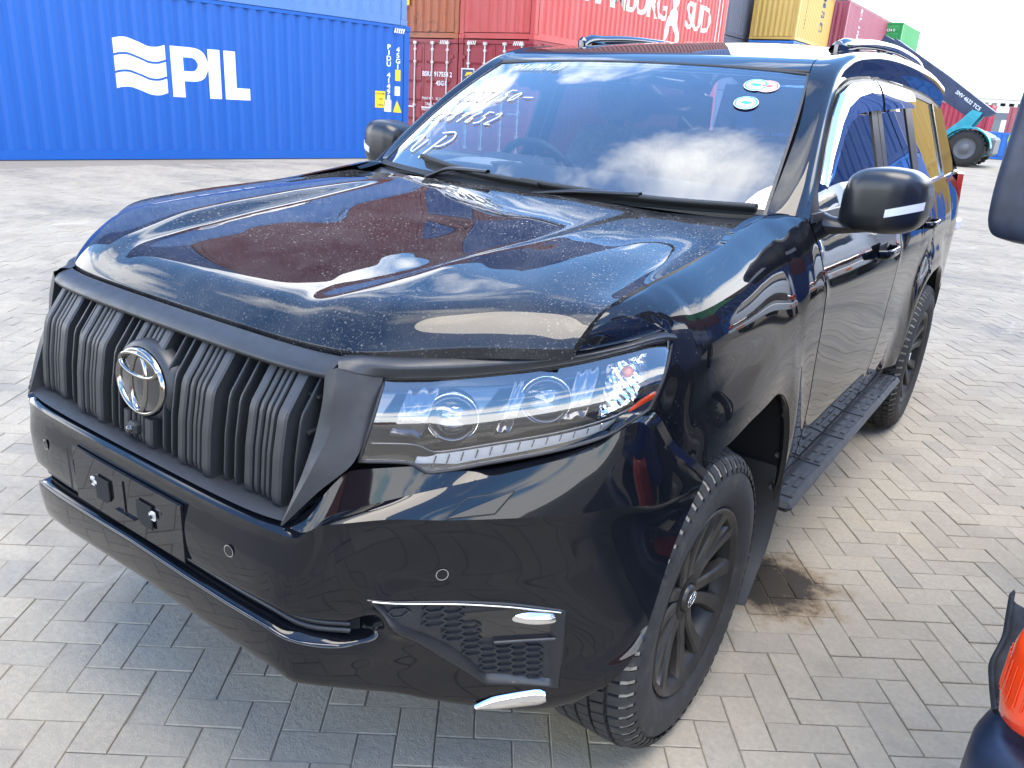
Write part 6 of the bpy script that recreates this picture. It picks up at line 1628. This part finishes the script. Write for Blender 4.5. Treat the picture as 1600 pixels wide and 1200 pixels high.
# ================================================================== REACH STACKER
simple('stk_teal', (.012, .33, .40), .4, nscale=2, namt=.2); simple('stk_navy', (.018, .035, .085), .45, nscale=2, namt=.3); simple('stk_grey', (.13, .14, .15), .6)
SY = 38.0
stk = empty('reach_stacker', (-5.2, SY, 0), 'teal reach stacker with a raised dark blue boom, beyond the right side of the car', 'vehicle')
def wheel_big(x, y, r, w):
    b = MB().lathe([(-w/2, r*.55), (-w/2-.02, r*.75), (-w/2+.03, r*.95), (-w/2+.08, r), (w/2-.08, r), (w/2-.03, r*.95), (w/2+.02, r*.75), (w/2, r*.55)], (x, y, r), 'y', 40)
    for k in range(26):
        a = 2*math.pi*k/26
        b.box((0, 0, 0), (.07, w*.9, .09), mat=Matrix.Translation((x, y, r)) @ Matrix.Rotation(a, 4, 'Y') @ Matrix.Translation((0, 0, r*.985)))
    o = b.build('wheel', 'tyre', stk)
    MB().lathe([(-w/2-.01, r*.56), (-w/2+.05, r*.5), (-w/2+.06, r*.28), (-w/2-.02, r*.24), (-w/2-.04, 0)], (x, y, r), 'y', 30).build('rim', 'stk_grey', o)
for x in (-3.18, -8.6):
    for y in (SY-.1, SY+2.9): wheel_big(x, y, .73 if x > -5 else .85, .6)
prof = [(-9.2, .45), (-2.5, .45), (-2.22, .62), (-2.30, 1.05), (-2.45, 1.28), (-2.85, 1.45), (-3.5, 1.45), (-3.75, 1.25), (-4.15, .95), (-9.2, .85)]
F = Matrix(((1, 0, 0, 0), (0, 0, 1, SY+.25), (0, 1, 0, 0), (0, 0, 0, 1)))
MB().prism(prof, 2.3, F).build('chassis', 'stk_teal', stk)
# mudguard arch over the near wheel
A = np.array([[(-3.18+.92*math.cos(a), y, .73+.86*math.sin(a)) for a in np.linspace(R(8), R(172), 24)] for y in (SY-.45, SY+.3)])
MB().grid(A).flange(A, .06, 'tblr', (0, 0, -1)).build('mudguard', 'stk_teal', stk, fix=False)
MB().prism([(-4.1, .9), (-3.45, 1.3), (-2.95, 2.15), (-3.35, 2.25), (-3.75, 1.75), (-4.35, 1.15)], .25, Matrix(((1, 0, 0, 0), (0, 0, 1, SY+.5), (0, 1, 0, 0), (0, 0, 0, 1)))).build('boom_support', 'stk_teal', stk)
MB().prism([(-4.1, .9), (-3.45, 1.3), (-2.95, 2.15), (-3.35, 2.25), (-3.75, 1.75), (-4.35, 1.15)], .25, Matrix(((1, 0, 0, 0), (0, 0, 1, SY+1.9), (0, 1, 0, 0), (0, 0, 0, 1)))).build('boom_support', 'stk_teal', stk)
MB().box((-2.35, SY+1.3, .85), (.30, 2.2, .75), bev=.1).build('counterweight', 'stk_grey', stk)
boom = MB().prism([(-2.52, 2.20), (-2.75, 2.02), (-3.55, 1.98), (-3.85, 2.15), (-7.25, 4.12), (-6.95, 4.95), (-4.6, 3.55)], .95, Matrix(((1, 0, 0, 0), (0, 0, 1, SY+.8), (0, 1, 0, 0), (0, 0, 0, 1)))).build('boom', 'stk_navy', stk)
MB().prism([(-7.1, 4.10), (-7.7, 4.45), (-7.45, 5.1), (-6.85, 4.8)], .75, Matrix(((1, 0, 0, 0), (0, 0, 1, SY+.9), (0, 1, 0, 0), (0, 0, 0, 1)))).build('boom_extension', 'stk_navy', boom)
bd = Vector((-.862, 0, .507)); 
for p0, ln, dz in ((Vector((-4.9, SY+.78, 3.02)), 1.9, 0), (Vector((-4.9, SY+.78, 3.02))+Vector((.10, 0, .19)), 1.9, 0)):
    MB().tube([p0, p0+bd*ln], .022, 6).build('hose_rail', 'galvanised', boom)
MB().tube([Vector((-4.9, SY+.78, 3.02)), Vector((-4.74, SY+.76, 3.08)), Vector((-4.80, SY+.78, 3.21))], .022, 6).build('hose_rail', 'galvanised', boom)
MB().tube([(-4.3, SY+1.2, 1.2), (-5.2, SY+1.2, 2.8)], .09, 10).build('lift_cylinder', 'galvanised', stk)
me = text_mesh('SMV 4632 TC5', .20, .004, bold=.004); me.transform(Matrix.Rotation(R(-32), 4, 'Z'))
put_mesh('lettering', me, 'decal_white', boom, Matrix(((1, 0, 0, -3.62), (0, 0, -1, SY+.79), (0, 1, 0, 2.60), (0, 0, 0, 1))))
cabb = MB().box((-6.3, SY+1.3, 2.0), (1.4, 1.3, 1.6), bev=.08).build('driver_cab', 'stk_teal', stk)
for q in (-1, 1): MB().box((-6.3, SY+1.3+q*.655, 2.1), (1.1, .02, .95)).build('cab_window', 'truck_glass', cabb)
MB().box((-7.75, SY+1.3, 3.9), (.5, 6.0, .35), bev=.05).build('spreader', 'stk_navy', boom)

# ================================================================== WAREHOUSE AND WORKER
simple('wall_white', (.70, .70, .68), .8, nscale=.4, namt=.06); simple('roof_sheet', (.72, .72, .70), .6, nscale=.3, namt=.05); simple('dark_opening', (.12, .13, .15), .8)
wh = empty('warehouse', (-24, 120, 0), 'long white warehouse with a pale roof far behind the reach stacker', 'building')
MB().box((-24, 131, 2.6), (60, 22, 5.2)).build('wall', 'wall_white', wh)
MB().prism([(-.5, 0), (22.5, 0), (22.5, .3), (11, 3.9), (-.5, .3)], 61, Matrix(((0, 0, 1, -54.5), (1, 0, 0, 120), (0, 1, 0, 5.2), (0, 0, 0, 1)))).build('roof', 'roof_sheet', wh)
for i in range(26):
    w_ = MB().box((-30+.95*i, 119.95, 4.55), (.55, .08, .36)).build('window', 'dark_opening', wh); MB().box((-30+.95*i, 119.90, 4.55), (.50, .02, .30)).build('pane', 'truck_glass', w_)
MB().box((-12, 119.9, 3.2), (26, .1, .8)).build('door_track', 'dark_opening', wh)
for x in (-16.5, -11.6, -6): MB().box((x, 119.92, 1.5), (3.6, .1, 2.9)).build('roller_door', 'stk_grey', wh)

def person(label, loc, rz, top, legs, H=1.72):
    """Standing figure grown from a jointed skeleton."""
    p = empty('person', loc, label, 'person', None, rz)
    J = {'pel': (0, 0, .96), 'abd': (0, .01, 1.10), 'che': (0, .0, 1.30), 'nek': (0, 0, 1.47), 'hed': (0, -.01, 1.58), 'top': (0, -.01, 1.68),
         'hl': (.10, 0, .92), 'kl': (.11, -.01, .52), 'al': (.115, .03, .10), 'fl': (.12, -.11, .045), 'hr': (-.10, 0, .92), 'kr': (-.11, -.01, .52), 'ar': (-.115, .03, .10), 'fr': (-.12, -.11, .045),
         'sl': (.18, 0, 1.41), 'el': (.23, .02, 1.14), 'wl': (.24, -.08, .92), 'nl': (.24, -.11, .84), 'sr': (-.18, 0, 1.41), 'er': (-.23, .02, 1.14), 'wr': (-.24, -.08, .92), 'nr': (-.24, -.11, .84)}
    Rr = {'pel': .15, 'abd': .135, 'che': .15, 'nek': .055, 'hed': .088, 'top': .07, 'h': .095, 'k': .062, 'a': .045, 'f': .04, 's': .062, 'e': .045, 'w': .032, 'n': .035}
    ed = [('pel', 'abd'), ('abd', 'che'), ('che', 'nek'), ('nek', 'hed'), ('hed', 'top')]
    for q in 'lr': ed += [('pel', 'h'+q), ('h'+q, 'k'+q), ('k'+q, 'a'+q), ('a'+q, 'f'+q), ('che', 's'+q), ('s'+q, 'e'+q), ('e'+q, 'w'+q), ('w'+q, 'n'+q)]
    nm = list(J); me = bpy.data.meshes.new('body'); me.from_pydata([tuple(c*H/1.72 for c in J[k]) for k in nm], [(nm.index(a), nm.index(b_)) for a, b_ in ed], [])
    o = bpy.data.objects.new('body', me); COL.objects.link(o); sk = o.modifiers.new('skin', 'SKIN'); sk.use_smooth_shade = True
    for i, k in enumerate(nm):
        r_ = Rr.get(k, Rr.get(k[0], .05)); me.skin_vertices[0].data[i].radius = (r_, r_*.85); me.skin_vertices[0].data[i].use_root = (k == 'pel')
    sb = o.modifiers.new('sub', 'SUBSURF'); sb.levels = 2; sb.render_levels = 2
    dg = bpy.context.evaluated_depsgraph_get(); dg.update(); m2 = bpy.data.meshes.new_from_object(o.evaluated_get(dg)); bpy.data.objects.remove(o)
    for mm in (top, legs, 'skin_tone', 'hair_dark', 'shoe'): m2.materials.append(MATS[mm])
    for f_ in m2.polygons:
        c = f_.center; f_.use_smooth = True
        f_.material_index = 4 if c.z < .12 else 1 if c.z < .98 and abs(c.x) < .20 else 2 if (c.z > 1.45 or c.z < .93) else 0
        if c.z > 1.60 or (c.z > 1.54 and c.y > .02): f_.material_index = 3
    b_ = bpy.data.objects.new('body', m2); COL.objects.link(b_); b_.parent = p
    return p
simple('vest_yellow', (.55, .85, .05), .7); simple('trouser_dark', (.02, .022, .03), .85); simple('skin_tone', (.16, .085, .055), .6); simple('hair_dark', (.01, .009, .008), .7); simple('shoe', (.015, .015, .015), .5); simple('shirt_blue', (.02, .07, .25), .8)
person('worker in a bright yellow vest beside the low blue container', (-2.25, 47.0, 0), R(20), 'vest_yellow', 'trouser_dark')
